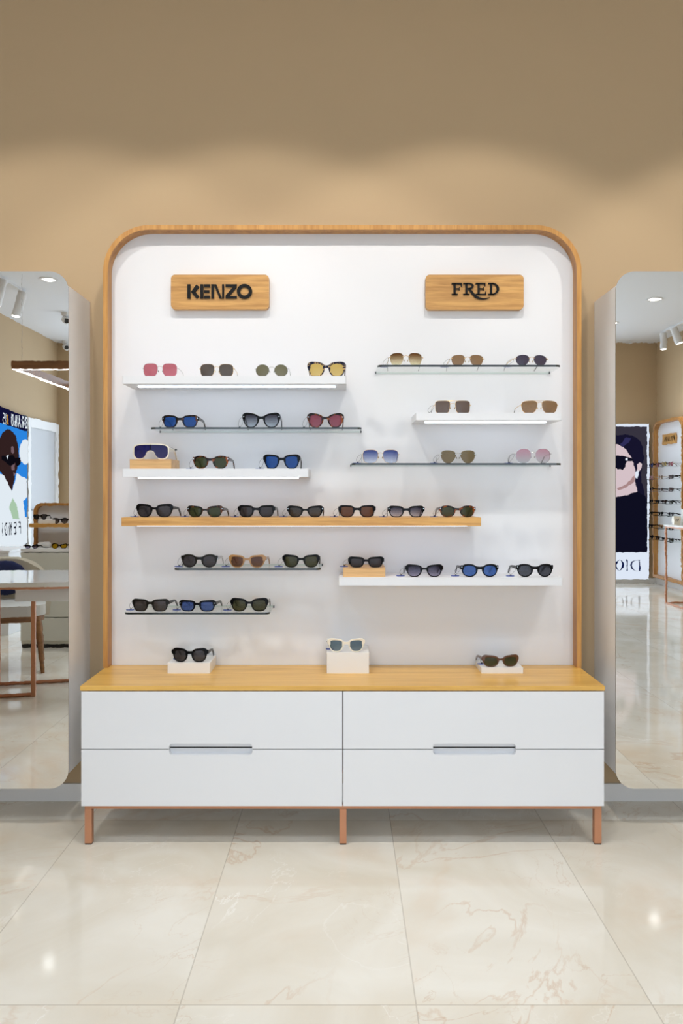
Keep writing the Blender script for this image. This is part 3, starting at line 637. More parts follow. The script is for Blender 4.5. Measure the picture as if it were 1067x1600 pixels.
SG = [
 ('wA', 222, 278, 565.8, 586.8, 'msquare', (194, 112, 124), (194, 112, 124), 'silver', 'square-round pink lens sunglasses with thin silver rims, first on the top left shelf', dict(tagged=False, tipcol='silver', diff=.4)),
 ('wA', 311, 366, 566.5, 586.5, 'msquare', (98, 90, 84), (98, 90, 84), 'gold', 'grey-brown square lens sunglasses with thin metal rims, second on the top left shelf', dict(tagged=False, diff=.4)),
 ('wA', 397.5, 451.5, 567, 586.5, 'mround', (124, 120, 96), (124, 120, 96), 'silver', 'perfectly round olive lens sunglasses with wire rims on the top left shelf', dict(tagged=False, tipcol='silver', diff=.5)),
 ('wA', 480.5, 540, 563.6, 586.8, 'butter', (212, 184, 108), (220, 194, 124), 'navytort', 'yellow lens sunglasses in a dark speckled frame, last on the top left shelf', dict(tagged=False, brow='plain', diff=.5)),
 ('gB', 252, 310, 647.5, 667, 'square', BLUE, BLUE, 'browtort', 'blue lens sunglasses with a heavy dark brow line on the upper left glass shelf', dict(rz=-.05, diff=.45)),
 ('gB', 378.5, 437.5, 644.3, 667, 'cat', (72, 70, 82), (176, 186, 196), 'black', 'black cat-eye sunglasses with grey gradient lenses on the upper left glass shelf', dict(diff=.15)),
 ('gB', 480, 537, 645, 667, 'cat', (150, 82, 98), (158, 92, 106), 'tort', 'tortoiseshell cat-eye sunglasses with dusky pink lenses', dict(diff=.45)),
 ('wC', 300, 357.5, 711.5, 732, 'round', GREEN, GREEN, 'tort', 'tortoiseshell sunglasses with green lenses on the short white shelf', dict(rz=-.05)),
 ('wC', 411, 469, 709.7, 732, 'wayf', BLUE, BLUE, 'black', 'black sunglasses with bright blue lenses at the right of the short white shelf', dict(diff=.45, brow='plain')),
 ('oD', 212, 269.5, 788, 808.6, 'butter', GREY, GREY, 'black', 'rounded black sunglasses with grey lenses, leftmost on the oak shelf', dict(rz=-.05, brow='plain')),
 ('oD', 291.5, 348.5, 790.8, 808.6, 'wayf', GREEN, GREEN, 'browtort', 'tortoiseshell sunglasses with green lenses, second from the left on the oak shelf', dict(rz=-.04)),
 ('oD', 371, 429.5, 789.8, 808.6, 'square', GREY, GREY, 'black', 'broad black sunglasses with grey lenses, third from the left on the oak shelf', dict(rz=-.03, brow='plain')),
 ('oD', 448, 505.5, 790.8, 808.6, 'wayf', (74, 72, 70), (86, 74, 60), 'black', 'black winged sunglasses with metal corner studs, middle of the oak shelf', dict()),
 ('oD', 528.5, 587, 789.8, 808.6, 'square', (104, 70, 48), (104, 70, 52), 'black', 'black sunglasses with brown lenses on the oak shelf', dict(brow='plain')),
 ('oD', 606, 663.5, 790.8, 808.6, 'square', (64, 60, 76), (170, 162, 168), 'black', 'black sunglasses with grey fading lenses on the oak shelf', dict(diff=.15)),
 ('oD', 686.5, 743.5, 790.3, 808.6, 'round', GREEN, (80, 74, 50), 'tort', 'tortoiseshell sunglasses with green lenses at the right end of the oak shelf', dict(rz=.03)),
 ('gE', 282, 340, 866.8, 887.6, 'round', GREY, (84, 78, 80), 'olive', 'rounded dark olive sunglasses, left on the short glass shelf', dict(rz=-.04, tcol='silver', brow='plain')),
 ('gE', 356.5, 415, 868, 887.6, 'wayf', (104, 74, 62), (120, 86, 68), 'tan', 'tan framed sunglasses with brown lenses on the short glass shelf', dict(rz=-.04, brow='plain')),
 ('gE', 441, 499.7, 867.6, 887.6, 'wayf', (76, 76, 54), (86, 84, 60), 'black', 'black flared sunglasses with green lenses, right on the short glass shelf', dict(brow='plain')),
 ('gF', 205, 263.5, 937, 956.4, 'rect', (80, 72, 70), (84, 76, 72), 'olive', 'angular dark sunglasses with grey lenses, left on the lowest glass shelf', dict(rz=-.06, brow='plain')),
 ('gF', 279, 337, 938.8, 956.4, 'rect', (72, 94, 150), (84, 104, 156), 'black', 'narrow black sunglasses with blue lenses on the lowest glass shelf', dict(rz=-.05, diff=.4)),
 ('gF', 360, 418.5, 935.8, 956.4, 'butter', (74, 74, 52), (88, 84, 58), 'black', 'black sunglasses with green lenses, right on the lowest glass shelf', dict(brow='plain')),
 ('gG', 607, 661.5, 549.8, 569.8, 'rimless', (98, 62, 28), (232, 214, 178), 'gold', 'rimless brown gradient sunglasses, left on the top right glass shelf', dict(diff=.2)),
 ('gG', 703, 757.5, 552.8, 569.8, 'rimless', (148, 118, 88), (156, 126, 96), 'gold', 'rimless tan lens sunglasses, middle of the top right glass shelf', dict(diff=.5)),
 ('gG', 803, 858, 552.8, 569.8, 'oval', (78, 72, 88), (88, 80, 96), 'gold', 'rimless violet-grey oval sunglasses, right on the top right glass shelf', dict(diff=.4, rz=.1)),
 ('wH', 678, 736.5, 624.8, 644.8, 'mrect', (110, 94, 86), (116, 100, 92), 'gold', 'square brown-grey lens sunglasses with a double bridge, left on the right white shelf', dict(diff=.4)),
 ('wH', 813, 873, 624.8, 644.8, 'mavi', (146, 116, 84), (150, 120, 90), 'gold', 'aviator sunglasses with light brown lenses, right on the right white shelf', dict(diff=.4, tagged=False)),
 ('gI', 565, 624, 701.8, 723.2, 'msquare', (56, 70, 134), (196, 204, 222), 'gold', 'square blue gradient sunglasses, left on the right glass shelf', dict(diff=.15)),
 ('gI', 686.5, 745, 702.8, 723.2, 'mcat', (128, 114, 86), (136, 120, 92), 'silver', 'winged olive-brown lens sunglasses, middle of the right glass shelf', dict(diff=.5)),
 ('gI', 804, 862.5, 700.3, 723.2, 'mlarge', (194, 150, 164), (196, 196, 200), 'silver', 'large pink-to-grey gradient lens sunglasses, right on the right glass shelf', dict(diff=.2)),
 ('bJ', 544, 600, 870.3, 887, 'rect', GREY, GREY, 'black', 'narrow rectangular black sunglasses standing on the oak block of the lowest white shelf', dict(brow='plain', d=3.04, tl=.118)),
 ('wJ', 633.5, 692.5, 883, 902.2, 'wayf', (60, 56, 72), (154, 150, 172), 'black', 'winged black gradient sunglasses, just right of the oak block on the lowest white shelf', dict(brow='plain', diff=.15)),
 ('wJ', 720, 779.5, 882, 902.2, 'round', (72, 106, 172), (78, 112, 176), 'black', 'round black sunglasses with blue lenses on the lowest white shelf', dict(diff=.45, rz=.03)),
 ('wJ', 807, 865.5, 881.8, 902.2, 'round', (70, 72, 80), (80, 82, 90), 'black', 'round black sunglasses with dark grey lenses at the end of the lowest white shelf', dict(rz=.05)),
 ('rL', 267, 325, 1013, 1034.5, 'chunky', GREY, (84, 76, 72), 'black', 'chunky black sunglasses on the low white riser, left on the countertop', dict(brow='plain', d=3.05, rz=-.06, tl=.115, tagpos=(.008, .055))),
 ('rM', 511.5, 570, 998, 1018.5, 'wayf', (98, 116, 126), (120, 134, 140), 'cream', 'cream framed sunglasses with blue-grey lenses on the tall middle riser', dict(brow='plain', d=3.05, tl=.115, tagpos=(.008, .055))),
 ('rR', 753.5, 811.5, 1024, 1042, 'butter', (78, 76, 48), (84, 80, 50), 'brown', 'brown framed sunglasses with olive lenses on the thin riser, right on the countertop', dict(brow='plain', d=3.05, rz=.08, tl=.115, tagpos=(.008, .055))),
]
built = {}
for i, (key, x0, x1, yt, yb, st, lt, lb, fr, lab, kw) in enumerate(SG):
    built[i] = px_glasses(key, x0, x1, yt, yb, st, lt, lb, fr, lab, group=GR[key], **kw)
m_ = 3.02/F
shield('cream shield sunglasses with one dark blue lens on the oak block', 57*m_, 24.5*m_, ((234.5-CX)*m_, 3.025, Z['bC']), -.04, GR['wC'])

# ------------------------------------------------------------------ wall mirrors
def wall_mirror(x0, x1, label):
    z0, z1 = .14, 2.02; t = thing('wall_mirror', label, 'mirror', ((x0+x1)/2, WALL, z0), 0, 'mirrors beside the display board')
    w2 = (x1-x0)/2; pts = rrect(-w2, w2, 0, z1-z0, .07, 12)
    G().box(-w2+.001, w2-.001, MIR+.0045-WALL, -.001, .054, 1.968-z0).build('white_box', M['trimw'], t, smooth=False)
    G().prism(pts, MIR-WALL, MIR+.004-WALL, XZ, 0, 1).build('mirror_plate', [M['mirror'], M['silver']], t)
wall_mirror(-1.70, -1.0, 'tall mirror with rounded corners on a white box, left of the display board')
wall_mirror(.988, 1.688, 'tall mirror with rounded corners on a white box, right of the display board')

# ------------------------------------------------------------------ lamps
def track_can(x, y, aim, label, power, cone, blend, z=CEIL, ln=.20, colr=WARM, group='white spotlights on the ceiling tracks'):
    t = thing('track_spotlight', label, 'spotlight', (x, y, z), 0, group)
    piv = Vector((0, 0, -.075)); d = (Vector(aim)-Vector((x, y, z-.075))).normalized()
    G().tube([(0, 0, -.020), (0, 0, -.085)], .010, 8).build('bracket', M['lampbody'], t)
    a = piv-d*.05; b = piv+d*(ln-.05)
    G().tube([a, b], .043, 20).build('lamp_head', M['lampbody'], t, smooth=True)
    G().tube([b, b+d*.002], .036, 20).build('lamp_face', M['lampface'], t)
    if power: spot_light('spot_beam', Vector((x, y, z))+b+d*.012, aim, power, cone, blend, colr, .035)
    return t
TZ = CEIL
def track(x0, x1, y0, y1, label):
    tag(G().box(x0, x1, y0, y1, CEIL-.022, CEIL-.0005).build('ceiling_track', M['lampbody']), label, 'track')
track(-2.6, 2.6, WASH_Y-.015, WASH_Y+.015, 'white ceiling track that carries the spotlights washing the display wall')
WLAB = ['outside the left mirror', 'over the left edge of the display board', 'over the bold lettered plaque', 'over the right half of the display board', 'aimed at the right mirror']
for i, (x, pw, dx) in enumerate(WASH):
    q = math.radians(WASH_TILT)
    track_can(x, WASH_Y, (x+dx, WASH_Y+math.cos(q)*2, CEIL-.075-math.sin(q)*2), 'white track spotlight '+WLAB[i], pw, WASH_CONE, WASH_BLEND)
track(-3.17, -3.14, -2.15, 1.2, 'white ceiling track in the left mirror, running towards the screen wall')
a = R(41, 462, 7.75)
track_can(-3.155, -2.08, (-3.7, -1.75, .6), 'white track spotlight fully visible at the top of the left mirror', 30, 80, .5, ln=.25)
track_can(-3.155, -1.62, (-3.7, -1.25, .6), 'white track spotlight cut by the left edge of the left mirror', 30, 80, .5, ln=.25)
track(3.935, 3.965, -4.25, -.6, 'white ceiling track in the right mirror')
track_can(3.95, -4.2, (3.90, -4.15, .3), 'upright white track spotlight at the far end of the track in the right mirror', 0, 60, .5)
track_can(3.95, -3.85, (4.22, -3.75, 2.35), 'tilted white track spotlight in the right mirror, nearer to the viewer', 30, 90, .35)
DL = {0: 'round recessed downlight in the left mirror', 4: 'round recessed downlight in the middle of the right mirror ceiling', 5: 'round recessed downlight cut by the edge of the right mirror',
      1: 'added recessed downlight above the oval table', 2: 'added recessed downlight over the camera spot, on its left', 3: 'added recessed downlight over the camera spot, on its right',
      6: 'added recessed downlight by the added back opening, left of the middle', 7: 'added recessed downlight by the added back opening, right of the middle', 8: 'added recessed downlight near the wall right of the right mirror',
      9: 'added recessed downlight centred before the display board', 10: 'added recessed downlight before the left mirror', 11: 'added recessed downlight before the right mirror'}
for i, (x, y) in enumerate(DOWN):
    o = thing('ceiling_downlight', DL.get(i, 'round recessed downlight above the shop floor'), 'ceiling light', (x, y, CEIL), 0, 'recessed downlights in the ceiling')
    G().ringprism(arc(0, 0, .085, .085, 0, 352.5, 47), arc(0, 0, .06, .06, 0, 352.5, 47), -.006, -.0005, XY).build('ring', M['lampbody'], o)
    G().prism(arc(0, 0, .061, .061, 0, 345, 23), -.004, -.001, XY).build('lamp_face', M['lampface'], o)
    spot_light('downlight_beam', (x, y, CEIL-.02), (x, y, 0), DOWN_P, 150, .9, NEUT, .05)

# ------------------------------------------------------------------ what the left mirror shows
# screen and door on the left wall
def SW(x, y):                                     # photo pixel seen in the mirror on the left wall -> (Y, Z)
    v = -XL*F/(CX-x); return (2*MIR-v, CAMZ-(y-CY)/F*v)
ya, yb_ = SW(37, 700)[0], SW(-9, 700)[0]; z0, z1 = SW(37, 850)[1], SW(37, 650)[1]
scr = thing('advertising_screen', 'upright lit screen with a fashion portrait on blue sky in the left mirror', 'screen', (XL, (ya+yb_)/2, z0))
yc = (ya+yb_)/2; hw = (yb_-ya)/2
G().box(.001, .045, -hw, hw, 0, z1-z0).build('casing', M['black'], scr, bevel=.003)
def ec(n, c, s=1.5): return emis(n, c, s)
pm = [ec('screen_sky', (46, 138, 232)), ec('screen_white', (236, 244, 252)), ec('screen_navy', (20, 20, 56)), ec('screen_skin', (52, 34, 34)), ec('screen_dark', (14, 12, 20)), ec('screen_green', (176, 206, 176)), ec('screen_highlight', (120, 96, 104)), ec('screen_gold', (196, 140, 60))]
g = G()
def sp_(pts, lay, mi, smooth=False):
    q = [SW(*p) for p in pts]; g.prism([(a-yc, b-z0) for a, b in q], .0455, .046+lay*.0006, YZ, mi)
sp_([(36, 652), (-8, 634), (-8, 884), (36, 847)], 0, 0)
sp_([(36, 652), (-8, 634), (-8, 660), (36, 674.5)], 1, 2)
sp_(arc(33, 706, 9, 20, 0, 345, 23), 1, 1); sp_([(36, 748), (36, 812), (14, 812), (12, 770), (20, 740), (27, 744)], 1, 1); sp_([(36, 690), (36, 724), (26, 722), (24, 700)], 2, 1)
sp_([(-8, 740), (0, 742), (12, 766), (20, 790), (24, 812), (-8, 812)], 2, 1)
sp_(arc(6, 704, 16, 33, 0, 345, 23), 3, 3); sp_([(22, 700), (23, 716), (20, 730), (17, 744), (15, 752), (12, 768), (0, 744), (-8, 735), (-8, 690)], 4, 3)
sp_([(-4, 712), (14, 712), (17, 716), (26, 715), (25, 725), (20, 729), (17, 722), (14, 727), (8, 728), (2, 722), (-4, 718)], 5, 4)
sp_(arc(13, 703, 2.4, 6, 0, 345, 12), 6, 6); sp_([(11, 728), (17, 724), (16, 735), (12, 735)], 6, 6); sp_([(15, 738), (18, 741), (15, 744)], 7, 6)
sp_([(3, 713), (7, 711), (5, 717)], 7, 1)
sp_([(13, 778), (20, 790), (24, 812), (14, 812), (8, 792)], 4, 5); sp_([(30, 784), (36, 776), (36, 808), (33, 808)], 3, 0)
sp_([(36, 811), (-8, 811), (-8, 884), (36, 847)], 5, 1)
sp_([(4.5, 648), (6, 648.5), (6, 662), (4.5, 661.5)], 6, 7)
g.build('picture', pm, scr)
# lettering: strokes in a unit box, (u to the right, v up)
SL = {
 'B': [[(0,0),(0,1)], [(0,1),(.45,1),(.55,.78),(.45,.54),(0,.54)], [(.45,.54),(.62,.28),(.5,0),(0,0)]], 'R': [[(0,0),(0,1)], [(0,1),(.45,1),(.58,.76),(.45,.5),(0,.5)], [(.3,.5),(.6,0)]],
 'A': [[(0,0),(.32,1),(.64,0)], [(.12,.35),(.52,.35)]], 'N': [[(0,0),(0,1),(.58,0),(.58,1)]], 'D': [[(0,0),(0,1),(.35,1),(.58,.72),(.58,.28),(.35,0),(0,0)]],
 'F': [[(0,0),(0,1),(.5,1)], [(0,.54),(.42,.54)]], 'E': [[(.5,0),(0,0),(0,1),(.5,1)], [(0,.53),(.42,.53)]], 'I': [[(0,0),(0,1)]], 'V': [[(0,1),(.3,0),(.6,1)]], 'L': [[(0,1),(0,0),(.48,0)]],
 'G': [[(.58,.8),(.4,1),(.15,1),(0,.7),(0,.3),(.15,0),(.42,0),(.58,.2),(.58,.46),(.35,.46)]], '1': [[(.05,.8),(.25,1),(.25,0)]], '5': [[(.5,1),(.05,1),(.05,.56),(.4,.58),(.52,.3),(.36,0),(0,.04)]], 'O': [[(.3,0),(.06,.2),(.0,.5),(.06,.8),(.3,1),(.54,.8),(.6,.5),(.54,.2),(.3,0)]],
}
def text_strokes(g, text, start, du, dv, height, pitch, wd, fn, mi=0):
    for i, ch in enumerate(text):
        for stroke in SL[ch]:
            for (a, b) in zip(stroke[:-1], stroke[1:]):
                ax, az = (i*pitch+a[0]*height*du), a[1]*height; bx_, bz_ = (i*pitch+b[0]*height*du), b[1]*height
                l = math.hypot(bx_-ax, bz_-az) or 1; ex, ez = (bx_-ax)/l*wd/2, (bz_-az)/l*wd/2
                q = [(ax-ex-ez, az-ez+ex), (bx_+ex-ez, bz_+ez+ex), (bx_+ex+ez, bz_+ez-ex), (ax-ex+ez, az-ez-ex)]
                g.add([fn(start+u, v) for u, v in q], [(0, 1, 2, 3)], mi)
    return g
zz = SW(28, 832)[1]
text_strokes(G(), 'FENDI', SW(24.5, 820)[0]-yc, .75, 1, .125, .125, .017, lambda u, v: (.0515, u, zz-z0+v)).build('lettering', emis('screen_ink', (12, 14, 40), 1.0), scr)
zz2 = SW(30, 667)[1]
text_strokes(G(), 'BRAND', SW(35.4, 667)[0]-yc, .70, 1, .115, .102, .02, lambda u, v: (.0515, u, zz2-z0+v-.005)).build('lettering', pm[1], scr)
text_strokes(G(), '15', SW(4, 667)[0]-yc+.02, .6, 1, .11, .06, .012, lambda u, v: (.0515, u, zz2-z0+v-.005)).build('lettering', pm[1], scr)
# door
dy0, dy1 = SW(86, 700)[0], SW(38, 700)[0]; dz = SW(86, 663)[1]
dr = tag(thing('door_1', None, None, (XL, (dy0+dy1)/2, 0)), kind='structure')
h2 = (dy1-dy0)/2
g = G(); g.box(.001, .05, -h2, -h2+.09, 0, dz); g.box(.001, .05, h2-.09, h2, 0, dz); g.box(.001, .05, -h2+.09, h2-.09, dz-.11, dz); g.build('door_frame', M['trimw'], dr, bevel=.003)
G().box(.001, .022, -h2+.09, h2-.09, 0, dz-.11).build('door_leaf', pbsdf('grey_door', (206, 208, 212), .5), dr, bevel=.002)
G().tube([(.022, h2-.16, 1.0), (.06, h2-.16, 1.0), (.06, h2-.27, 1.0)], .008, 8).build('door_handle', M['silver'], dr)
# low white cabinet under the screen
o = thing('low_cabinet', 'low white cabinet below the lit screen in the left mirror', 'cabinet', (-3.3, -1.2, 0))
G().box(-.48, .46, -.35, .2, .0, .70).build('body', M['white'], o, bevel=.002); G().box(-.49, .47, -.36, .205, .70, .72).build('top', M['white'], o, bevel=.002)
# greige display unit with an arch board on it
UV = 6.42; UY = 2*MIR-UV
ux0 = R(32, 900, UV)[0]; ux1 = -1.55; uz = .775
u = thing('display_unit', 'greige drawer unit seen behind the chair in the left mirror', 'cabinet', ((ux0+ux1)/2, UY, 0))
U0 = (ux1-ux0)/2
G().box(-U0, U0, -.45, -.02, .03, uz-.03).build('body', M['greyc'], u, bevel=.002); G().box(-U0, U0, -.45, 0, uz-.025, uz).build('top', M['riser'], u, bevel=.002)
zs = R(50, 965, UV)[2]
for a_, b_ in ((.06, zs-.003), (zs+.003, uz-.032)): G().box(-U0+.001, U0-.001, -.02, 0, a_, b_).build('drawer', M['greyc'], u, bevel=.002)
G().box(-U0, U0, -.44, -.03, 0, .03).build('plinth', M['gap'], u)
bY = UY-.30; bV = 2*MIR-bY
ab = thing('arch_board', 'small white arch-topped board with an oak frame on the greige unit', 'display board', (0, bY, uz))
ax0 = R(54.5, 800, bV)[0]; az1 = R(60, 786, bV)[2]
g = G(); fn = lambda a, b, d: (a, d, b-uz)
g.ringprism(arch(ax0, ux1-.05, uz, az1, .07), arch(ax0+.022, ux1-.072, uz, az1-.022, .05), -.03, .03, fn, open_=True); g.build('oak_frame', M['frame_h'], ab, bevel=.001)
G().prism(arch(ax0+.005, ux1-.055, uz, az1-.005, .066), -.028, -.015, fn).build('panel', M['panel'], ab)
sY = bY+.03
a, b = R(45.5, 824, 2*MIR-sY-.16), R(106, 818.5, 2*MIR-sY-.16)
os_ = tag(G().box(a[0], ux1-.05, sY, sY+.16, a[2], b[2]).build('oak_shelf', M['oak_x'], bevel=.0015), 'small oak shelf on the arch-topped board in the left mirror', 'shelf'); zS = b[2]
mb = tag(G().box(R(52, 811, 6.45)[0], R(78, 811, 6.45)[0], sY+.02, sY+.13, zS, zS+.034).build('display_riser', M['riser'], bevel=.001), 'small white riser on the oak shelf in the left mirror', 'display riser')
def mir_glasses(x0, x1, yt, yb, v, z, style, lt, lb, fr, label, group='sunglasses on the greige unit in the left mirror', **k):
    m = v/F; return sunglasses(label, (x1-x0)*m, (yb-yt)*m, style, lt, lb, fr, (((x0+x1)/2-CX)*m, 2*MIR-v, z), rz=PI, tagged=False, group=group, brow='plain', **k)
v1 = 2*MIR-(sY+.13)
mir_glasses(51.5, 73, 803, 811.2, v1, zS+.034, 'rect', GREY, GREY, 'black', 'black flat-topped sunglasses on the small white riser in the left mirror', tl=.105)
mir_glasses(82, 106, 809.3, 818.5, v1, zS, 'round', (60, 54, 56), (120, 110, 104), 'black', 'round black gradient sunglasses on the small oak shelf in the left mirror', tl=.12)
mir_glasses(38, 59.5, 851, 857, 2*MIR-(UY-.03), uz, 'rect', (50, 46, 60), (150, 140, 160), 'black', 'narrow dark sunglasses beside the white case on the greige unit', tl=.12)
mir_glasses(80.5, 104.5, 849.5, 857, 2*MIR-(UY-.03), uz, 'rect', (206, 160, 20), (206, 160, 20), 'black', 'yellow lens sunglasses in a black frame on the greige unit', tl=.12, diff=.5)
cs = R(65, 856, UV+.1); g = G(); g.tube([(-.05, 0, .022), (-.03, 0, .022), (.04, 0, .022), (.052, 0, .022)], [.012, .022, .022, .010], 14)
tag(g.build('glasses_case', M['riser'], loc=(cs[0], cs[1]-.06, uz), smooth=True), 'small white glasses case lying on the greige unit', 'case')
# table
t = thing('oval_table', 'oval white topped table on thin copper frames in the left mirror', 'table', (-1.98, 1.08, 0), -.10)
pts = []
for k in range(64):
    th = 2*PI*k/64; c, s_ = math.cos(th), math.sin(th); pts.append((.80*math.copysign(abs(c)**(2/3.2), c), .38*math.copysign(abs(s_)**(2/2.2), s_)))
G().prism(pts, .69, .715, XY).build('tabletop', M['stone'], t, bevel=.004, seg=3)
G().prism([(x_*.93, y_*.86) for x_, y_ in pts], .672, .690, XY).build('top_rail', M['copper'], t)
for (lx_, ly_) in ((.13, .01), (-.16, -.27), (-.55, .12), (.55, .01)):
    G().box(lx_-.012, lx_+.012, ly_-.012, ly_+.012, 0, .672).build('leg', M['copper'], t, bevel=.001)
fb = G(); fb.tube([(.13, .01, .011), (-.1, .05, .011), (-.3, .08, .011), (-.55, .12, .011)], .012, 4); fb.tube([(-.55, .12, .0115), (-.16, -.27, .0115)], .011, 4); fb.tube([(-.6, -.16, .0118), (-.16, -.27, .0118), (.7, -.40, .0118)], .011, 4)
fb.build('floor_bar', M['copper'], t)
dw = G().box(.10, .62, -.20, .28, .60, .671).build('drawer', M['white'], t, bevel=.002)
# chair
c = thing('upholstered_chair', 'greige upholstered chair with wooden legs behind the oval table in the left mirror', 'chair', (-2.33, .31, 0), -.35)
sp2 = rrect(-.26, .26, -.25, .25, .12, 8)
G().prism(sp2, .385, .455, XY).build('seat', M['seatf'], c, bevel=.025, seg=4)
G().prism([(x_*.96, y_*.96) for x_, y_ in sp2], .345, .384, XY).build('seat_frame', M['walnut'], c, bevel=.004)
g = G(); vs = []; n = 28; rings = []
for k in range(n+1):
    an = math.radians(180+180*k/n)-math.radians(0); ext = 1
    cxx, cyy = math.cos(an), math.sin(an); f = .5+.5*math.cos((k/n-.5)*2*PI)  # high in the middle of the back
    h = .60+.155*max(0.0, f)**.6
    for (ro, zz_) in ((.285, .36), (.300, .50), (.305, h-.015), (.290, h), (.270, h-.015), (.262, .50), (.25, .36)): vs.append((ro*cxx, ro*cyy*.95+.02, zz_))
q = 7; fs = [(k*q+j, k*q+(j+1) % q, (k+1)*q+(j+1) % q, (k+1)*q+j) for k in range(n) for j in range(q)]+[tuple(range(q)), tuple(range(n*q+q-1, n*q-1, -1))]
g.add(vs, fs); g.build('backrest', M['taupe'], c, smooth=True)
for sx in (-1, 1):
    for sy in (-1, 1):
        G().tube([(sx*.205, sy*.195, .35), (sx*.225, sy*.21, .18), (sx*.24, sy*.225, 0)], [.026, .020, .013], 10).build('leg', M['walnut'], c, smooth=True)
cu = G(); cu.box(-.17, .17, -.05, .03, -.15, .15)
tag(cu.build('throw_cushion', M['navy'], loc=(-2.39, .17, .607), rot=(-.18, 0, -.35), subd=3), 'dark blue cushion leaning on the back of the greige chair', 'cushion')
# pendant ring lamp
pz = CAMZ+1.10
pa = R(18, 577, 1.10*F/(CX+1e9) if 0 else 1.10*F/(CY-577)); pb_v = 1.10*F/(CY-611)
pX0, pY1 = pa[0], pa[1]; pY0 = 2*MIR-pb_v
pl = thing('pendant_lamp', 'rectangular wooden ring pendant lamp with a glowing underside in the left mirror', 'pendant lamp', (pX0+.7, (pY0+pY1)/2, pz))
px0, px1 = -.7, .7; py = (pY1-pY0)/2; hh_ = .075
g = G()
o_ = rect(px0, -py, px1, py); i_ = rect(px0+.045, -py+.045, px1-.045, py-.045)
g.ringprism(o_, i_, .004, hh_, XY); g.build('ring_body', oak('pendant_wood', (142, 98, 62), (112, 74, 46), 'x'), pl)
G().ringprism(rect(px0+.003, -py+.003, px1-.003, py-.003), rect(px0+.042, -py+.042, px1-.042, py-.042), 0, .004, XY).build('light_strip', emis('pendant_led', (255, 252, 245), 5.0), pl)
for sx in (-1, 1):
    for sy in (-1, 1): G().tube([(sx*.63, sy*(py-.06), hh_), (sx*.63, sy*(py-.06), CEIL-pz)], .0015, 5).build('cable', M['silver'], pl)
# cameras on the ceiling
for (x_, y_, lab) in ((103.5, 497, 'white ceiling security camera in the left mirror, the nearer one above'), (103.5, 541, 'white ceiling security camera in the left mirror, the farther one below')):
    v = (CEIL-CAMZ)*F/(CY-(y_-8)); p = R(x_, y_, v)
    o = thing('security_camera', lab, 'camera', (p[0]-.005, p[1], CEIL), 0, 'ceiling cameras')
    G().tube([(0, 0, 0), (0, 0, -.03), (0, 0, -.05)], [.05, .045, .02], 16).build('mount', M['lampbody'], o, smooth=True)
    b_ = G(); b_.tube([(-.03, .02, -.06), (0, 0, -.072), (.02, .035, -.09), (.024, .045, -.094)], [.02, .042, .042, .03], 16); b_.build('camera_head', M['lampbody'], o, smooth=True)
    G().tube([(.022, .041, -.0925), (.0265, .05, -.097)], .027, 14).build('lens', M['darkcam'], o, smooth=True)

# ------------------------------------------------------------------ what the right mirror shows
BV = 2*MIR-YB
def BW(x, y): a = P(x, y, BV-.06); return (a[0], a[2])
lx0, lz0 = BW(918, 906); lx1, lz1 = BW(1014.6, 662)
lb = thing('lightbox', 'tall lit poster of a woman in dark sunglasses, white border, in the right mirror', 'lightbox', ((lx0+lx1)/2, YB, lz0))
lX = (lx0+lx1)/2
def LB(a, b, d): return (a-lX, d, b-lz0)
G().prism(rect(lx0, lz0, lx1, lz1), .001, .058, LB).build('casing', M['trimw'], lb, bevel=.002)
lm = [emis('poster_white', (232, 240, 255), 1.5), emis('poster_ground', (58, 54, 66), 1.5), emis('poster_hair', (24, 22, 46), 1.5), emis('poster_skin', (222, 200, 206), 1.5), emis('poster_black', (16, 16, 34), 1.5), emis('poster_shade', (176, 140, 140), 1.5), emis('poster_sheen', (50, 48, 92), 1.5)]
g = G()
def lp(pts, lay, mi): g.prism([BW(*p) for p in pts], .0585, .059+lay*.0006, LB, mi)
K = lambda X, Y: (957+X/9.7, 640+Y/9.7)
lp(rect(918.5, 905.5, 1014.2, 662.5), 0, 0); lp(rect(923.5, 863, 1011, 666.5), 1, 1)
hair = [K(-330, 430), K(-200, 400), K(80, 385), K(190, 375), K(310, 395), K(400, 460), K(450, 560), K(470, 700), K(470, 820), K(450, 900), K(430, 1000), K(450, 1100), K(480, 1250), K(500, 1340), K(380, 1250), K(340, 1100), K(340, 900), K(-330, 900)]
lp(hair, 2, 2)
lp([K(80, 520), K(160, 560), K(230, 640), K(300, 750), K(330, 860), K(350, 1000), K(340, 1100), K(380, 1240), K(200, 1320), K(-100, 1330), K(-200, 1180), K(-260, 1000), K(-280, 800), K(-230, 620), K(-100, 540)], 3, 3)
lp([K(330, 990), K(335, 1090), K(200, 1180), K(80, 1220), K(60, 1190), K(180, 1140), K(280, 1060)], 4, 5)
lp([K(370, 840), K(410, 800), K(445, 820), K(445, 880), K(410, 930), K(370, 940)], 5, 3); lp([K(345, 940), K(400, 920), K(395, 1000), K(375, 1050), K(340, 1030)], 6, 0)
lp([K(-60, 720), K(80, 695), K(190, 710), K(310, 745), K(310, 775), K(215, 780), K(190, 870), K(150, 920), K(80, 905), K(0, 850)], 6, 4)
lp([K(-80, 720), K(-100, 870), K(-170, 920), K(-250, 880), K(-270, 720)], 6, 4)
lp([K(190, 735), K(230, 735), K(225, 765), K(195, 765)], 7, 0)
lp([K(80, 1330), K(230, 1290), K(380, 1240), K(470, 1300), K(524, 1360), K(524, 2165), K(-326, 2165), K(-326, 1400), K(-100, 1350)], 7, 4)
lp([K(200, 420), K(280, 430), K(240, 500), K(160, 560), K(120, 520)], 4, 6)
g.build('picture', lm, lb)
def q_(X, Y): return (957+X/9.41, 790+Y/9.41)
